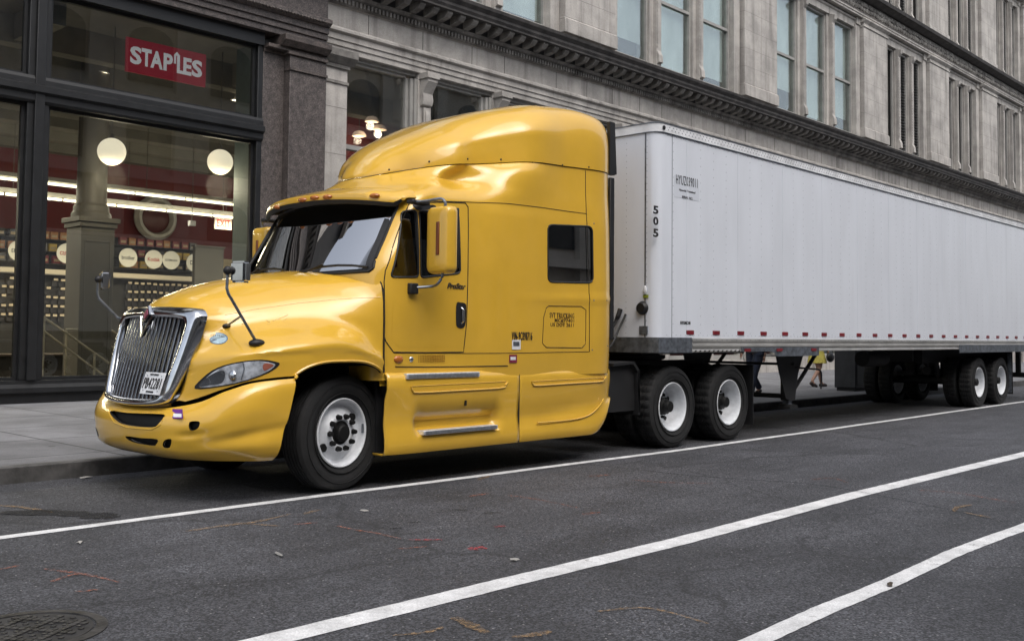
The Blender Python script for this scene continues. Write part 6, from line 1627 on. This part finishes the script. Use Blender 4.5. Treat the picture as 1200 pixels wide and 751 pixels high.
    # landing gear: two legs with V plates, cross bar and crank
    for yy in (.42, Y1-.42):
        lg = obj('landing_leg', bx(13.78, 13.94, yy-.07, yy+.07, .46, 1.15), CHS, T, bevel=.008)
        obj('inner_leg', bx(13.805, 13.915, yy-.05, yy+.05, .38, .5), GALV, lg); obj('foot_pad', prism(B(), [(13.74, .34), (13.74, .37), (13.78, .40), (13.94, .40), (13.98, .37), (13.98, .34)], 'y', yy-.11, yy+.11), CHS, lg)
        obj('leg_gusset', prism(B(), [(13.35, 1.2), (13.45, .92), (13.66, .50), (13.78, .46), (13.94, .46), (14.04, .85), (14.25, 1.2)], 'y', yy-.085, yy-.073), CHS, lg, smooth=False)
        obj('leg_stay', tube(B(), [(13.95, yy-.05, .60), (14.75, yy-.05, 1.19)], .03, 8), CHS, lg)
    obj('cross_brace', tube(B(), [(13.86, .42, .52), (13.86, Y1-.42, .52)], .035, 8), CHS, T); obj('cross_shaft', tube(B(), [(13.86, .3, 1.0), (13.86, Y1-.42, 1.0)], .02, 8), CHS, T)
    obj('crank_handle', tube(B(), smooth_path([(13.94, .35, .95), (14.2, .22, .93), (14.45, .18, .9), (14.49, .18, .75), (14.47, .18, .62)], n=4), .014, 8), CHS, T)
    # bogie
    bm = bx(19.9, 24.4, .72, .84, .92, 1.2); box(bm, 19.9, 24.4, Y1-.84, Y1-.72, .92, 1.2)
    for x in (19.7, 20.6, 21.65, 22.8, 23.9): box(bm, x, x+.1, .84, Y1-.84, .95, 1.18)
    obj('bogie_frame', bm, CHS, T)
    bm = B()
    for x in (21.32, 22.66):
        lathe(bm, [(.075, .3), (.075, Y1-.3)], (x, 0, .535), 'y', 14); box(bm, x-.45, x+.45, .74, .82, .62, .72); box(bm, x-.45, x+.45, Y1-.82, Y1-.74, .62, .72); box(bm, x-.1, x+.1, .7, .86, .5, .95)
        tube(bm, [(x-.55, .78, .98), (x-.4, .78, .68)], .05, 8); lathe(bm, [(.09, x-.45), (.09, x-.2)], (0, 1.0, .75), 'x', 14)
    obj('suspension', bm, CHS, T)
    zc = G+.503
    for x in (21.32, 22.66):
        for y, s in ((.24, -1), (.55, 1), (Y1-.24, 1), (Y1-.55, -1)): copy_wheel(DRIVEW, (x, y, zc), s, 0, T)
    for yy in (.12, Y1-.72): obj('mudflap', bx(23.42, 23.435, yy, yy+.6, .22, 1.15), BLK, T)
    for yy in (.12,): obj('mudflap_stripe', bx(23.41, 23.419, yy+.02, yy+.1, .25, 1.1), GALV, T)
    bm = bx(25.9, 26.0, .1, Y1-.1, .5, .62)
    for yy in (.7, Y1-.8): box(bm, 25.9, 26.0, yy, yy+.1, .62, 1.2)
    obj('underride_guard', bm, CHS, T)
    bm = B(); box(bm, 16.2, 17.6, 1.5, 2.2, .75, 1.2); obj('air_tank', lathe(B(), [(.14, 18.0), (.15, 18.05), (.15, 18.9), (.14, 18.95)], (0, 1.1, 1.02), 'x', 20), CHS, T)
    # rear doors
    bm = B()
    for yy in (.5, 1.0, 1.45, 1.95): tube(bm, [(X1+.03, yy, 1.3), (X1+.03, yy, 3.85)], .018, 8)
    obj('door_lock_rod', bm, GALV, T)
emit_trailer()

# ================================================================== STREET THINGS
def emit_person(root_name, base, heading, J, rad, edges, skin_mat):
    """one continuous skinned body; J: joint name -> (forward, left, up); heading = angle of the forward axis"""
    names = list(J); me = bpy.data.meshes.new('body'); ca, sa = math.cos(heading), math.sin(heading)
    def W_(p): return (base[0]+p[0]*ca-p[1]*sa, base[1]+p[0]*sa+p[1]*ca, base[2]+p[2])
    me.from_pydata([W_(J[n]) for n in names], [(names.index(a), names.index(b)) for a, b in edges], [])
    o = bpy.data.objects.new('body', me); COL.objects.link(o)
    m = o.modifiers.new('skin', 'SKIN'); m.use_smooth_shade = True; m.branch_smoothing = .6
    s = o.modifiers.new('sub', 'SUBSURF'); s.levels = 2; s.render_levels = 2
    sv = o.data.skin_vertices[0].data
    for i, n in enumerate(names): sv[i].radius = rad[n] if isinstance(rad[n], tuple) else (rad[n], rad[n]); sv[i].use_root = (n == 'pelvis')
    m2 = evalmesh(o); bpy.data.objects.remove(o); m2.materials.clear()
    return m2, W_
def person(label, base, heading, stride, kit, hair_long):
    J = dict(pelvis=(0, 0, .93), waist=(.01, 0, 1.07), chest=(.02, 0, 1.27), neck=(0, 0, 1.44), neck2=(.01, 0, 1.50), head=(.02, 0, 1.58), crown=(.015, 0, 1.68),
             hl=(0, .09, .88), kl=(.16, .09, .50), al=(.27, .09, .09), fl=(.37, .10, .045), tl=(.45, .10, .03),
             hr=(0, -.09, .88), kr=(.02, -.09, .49), ar=(-.27, -.09, .16), fr=(-.20, -.10, .07), tr=(-.13, -.10, .03),
             sl=(0, .17, 1.38), el=(-.10, .22, 1.12), wl=(-.02, .23, .88), gl=(.01, .23, .80), sr=(0, -.17, 1.38), er=(-.04, -.23, 1.11), wr=(.14, -.2, .93), gr=(.2, -.19, .88))
    for i, (dx, dy) in enumerate(((.02, .02), (.03, .006), (.03, -.008), (.02, -.02))):
        for s, g in (('l', 'gl'), ('r', 'gr')):
            p = J[g]; J['f%d%s' % (i, s)] = (p[0]+dx*.6, p[1]+dy, p[2]-.045); J['t%d%s' % (i, s)] = (p[0]+dx*1.2, p[1]+dy, p[2]-.085+.008*abs(i-1.5))
    for s, g in (('l', 'gl'), ('r', 'gr')): p = J[g]; J['th'+s] = (p[0]+.045, p[1], p[2]-.005)
    rad = dict(pelvis=(.15, .115), waist=(.12, .095), chest=(.15, .11), neck=.055, neck2=.052, head=(.078, .095), crown=(.06, .07), hl=.095, kl=.058, al=.038, fl=.036, tl=.028, hr=.095, kr=.058, ar=.038, fr=.036, tr=.028,
               sl=.058, el=.040, wl=.027, gl=(.034, .02), sr=.058, er=.040, wr=.027, gr=(.034, .02))
    for k in J:
        if k not in rad: rad[k] = .010
    E = [('pelvis', 'waist'), ('waist', 'chest'), ('chest', 'neck'), ('neck', 'neck2'), ('neck2', 'head'), ('head', 'crown')]
    for s in 'lr':
        E += [('pelvis', 'h'+s), ('h'+s, 'k'+s), ('k'+s, 'a'+s), ('a'+s, 'f'+s), ('f'+s, 't'+s), ('chest', 's'+s), ('s'+s, 'e'+s), ('e'+s, 'w'+s), ('w'+s, 'g'+s), ('g'+s, 'th'+s)]
        for i in range(4): E += [('g'+s, 'f%d%s' % (i, s)), ('f%d%s' % (i, s), 't%d%s' % (i, s))]
    me, W_ = emit_person('person', base, heading, J, rad, E, SKIN)
    root = empty('person', base, label, 'person')
    bo = obj('body', me, SKIN, root, sharp=80)
    def wv(p): return Vector(W_(p))
    def loft(rows, n=24):   # rows: (forward, left, up, rx, ry)
        bm = B(); R_ = []
        for f, l, u, rx, ry in rows: R_.append([bm.verts.new(wv((f+rx*math.cos(t)*(1+.04*math.sin(5*t)*(1 if u < .8 else 0)), l+ry*math.sin(t), u))) for t in np.linspace(0, 2*math.pi, n+1)[:-1]])
        for A, D in zip(R_, R_[1:]):
            for k in range(n): bm.faces.new((A[k], A[(k+1) % n], D[(k+1) % n], D[k]))
        return bm
    # face
    bm = B()
    for s in (-1, 1): sphere(bm, wv((.105, .032*s, 1.60)), .012, 8, 6)
    obj('eyes', bm, INK, bo); obj('nose', sphere(B(), wv((.122, 0, 1.575)), .014, 8, 6, 1, 1, 1.5), SKIN, bo); obj('mouth', sphere(B(), wv((.106, 0, 1.535)), .02, 8, 6, .5, 1, .35), pmat('lips', (.3, .08, .07), .5), bo)
    bm = B()
    for s in (-1, 1): sphere(bm, wv((.01, .085*s, 1.585)), .026, 8, 6, .6, .4, 1)
    obj('ears', bm, SKIN, bo)
    HR = pmat('hair_dark', (.03, .018, .012), .6)
    hb_ = sphere(B(), wv((-.012, 0, 1.62)), .118, 18, 12, .95, .9, 1.0)
    bmesh.ops.delete(hb_, geom=[v for v in hb_.verts if (v.co-wv((.09, 0, 1.56))).length < .085], context='VERTS')
    if hair_long: hb2 = loft([(-.05, 0, 1.66, .06, .09), (-.08, 0, 1.5, .05, .09), (-.09, 0, 1.32, .03, .07)]); obj('hair', hb2, HR, bo)
    obj('hair', hb_, HR, bo)
    kit(root, wv, loft, J)
    return root
def kit_woman(root, wv, loft, J):
    DR = pmat('yellow_dress_cloth', (.50, .43, .09), .85, var=.15, scale=20)
    obj('dress', loft([(0, 0, 1.43, .07, .13), (.01, 0, 1.36, .115, .17), (.02, 0, 1.25, .135, .165), (.01, 0, 1.07, .115, .135), (0, 0, .93, .15, .165), (.01, 0, .78, .19, .20), (.02, 0, .60, .24, .235), (.02, 0, .59, .23, .225)], 40), DR, root)
    SH = pmat('dark_shoe', (.03, .02, .018), .5)
    for s, a in (('l', 1), ('r', 1)):
        A, F, T_ = J['a'+s], J['f'+s], J['t'+s]
        bm = tube(B(), [wv((A[0]-.05, A[1], A[2]-.045)), wv((F[0]-.04, F[1], F[2]-.01)), wv(F), wv((T_[0]+.02, T_[1], T_[2]-.0))], .04, 10, rs=[.036, .046, .047, .03]); obj('shoe', bm, SH, root)
def kit_man(root, wv, loft, J):
    JN = pmat('dark_jeans', (.025, .032, .055), .85, var=.25, scale=15); SW = pmat('dark_jacket', (.03, .03, .034), .8)
    for s in 'lr':
        H, K, A = J['h'+s], J['k'+s], J['a'+s]
        bm = tube(B(), [wv((0, H[1]*.9, .98)), wv(H), wv(K), wv((A[0], A[1], A[2]+.02))], .1, 14, rs=[.125, .118, .08, .062]); obj('trouser_leg', bm, JN, root)
        F, T_ = J['f'+s], J['t'+s]; obj('shoe', tube(B(), [wv((A[0]-.05, A[1], A[2]-.04)), wv(F), wv((T_[0]+.02, T_[1], T_[2]))], .04, 10, rs=[.04, .05, .032]), BLK, root)
    obj('jacket', loft([(0, 0, 1.45, .075, .10), (.01, 0, 1.38, .13, .20), (.02, 0, 1.25, .155, .19), (.01, 0, 1.07, .14, .165), (0, 0, .90, .155, .18), (0, 0, .89, .145, .17)]), SW, root)
    for s in 'lr':
        a, e, w = J['s'+s], J['e'+s], J['w'+s]; obj('sleeve', tube(B(), [wv(a), wv(e), wv((w[0], w[1], w[2]+.03))], .06, 12, rs=[.075, .055, .04]), SW, root)
base = at(957, 453.5, Z=G+.15)
person('woman in a short yellow dress walking on the sidewalk, seen under the trailer', tuple(base), R(-15), 1, kit_woman, True)
ca, sa = math.cos(R(-15)), math.sin(R(-15))
hg = empty('handbag', (base[0], base[1], base[2]+.85), 'black handbag carried at the side of the woman in the yellow dress', 'handbag')
def hw(f, l, u): return Vector((base[0]+f*ca-l*sa, base[1]+f*sa+l*ca, base[2]+u))
bm = B(); sphere(bm, hw(.22, -.24, .74), .17, 16, 10, 1.0, .42, .72); obj('bag_body', bm, BLK, hg)
obj('bag_strap', tube(B(), smooth_path([hw(.10, -.24, .80), hw(.12, -.22, .95), hw(.2, -.2, .99), hw(.3, -.22, .95), hw(.33, -.24, .80)], n=4), .008, 6), BLK, hg)
b2 = at(885, 465, Z=G+.15)
person('person in dark jeans and jacket walking behind the trailer landing gear', tuple(b2), R(175), 1, kit_man, False)
# dark steel cabinet by the kerb
c = at(1009, 458, Z=G+.15); bx0 = empty('street_cabinet', tuple(c), 'dark grey steel box on the sidewalk beside the kerb, seen under the trailer', 'street cabinet')
CB = pmat('cabinet_steel', (.03, .032, .036), .5, var=.2)
obj('cabinet_body', bx(c[0]-.32, c[0]+.32, c[1]-.02, c[1]+.5, G+.22, 1.52), CB, bx0, bevel=.02); obj('cabinet_foot', bx(c[0]-.28, c[0]+.28, c[1]+.02, c[1]+.46, G+.15, G+.22), CHS, bx0)
obj('cabinet_roof', prism(B(), [(c[1]-.05, 1.522), (c[1]+.24, 1.62), (c[1]+.53, 1.522)], 'x', c[0]-.35, c[0]+.35), CB, bx0)
d = obj('cabinet_door', bx(c[0]-.27, c[0]+.27, c[1]-.032, c[1]-.021, G+.3, 1.45), CB, bx0, bevel=.006); obj('door_handle', bx(c[0]+.18, c[0]+.22, c[1]-.05, c[1]-.033, .8, .95), GALV, d)
# lamp post out on the sidewalk
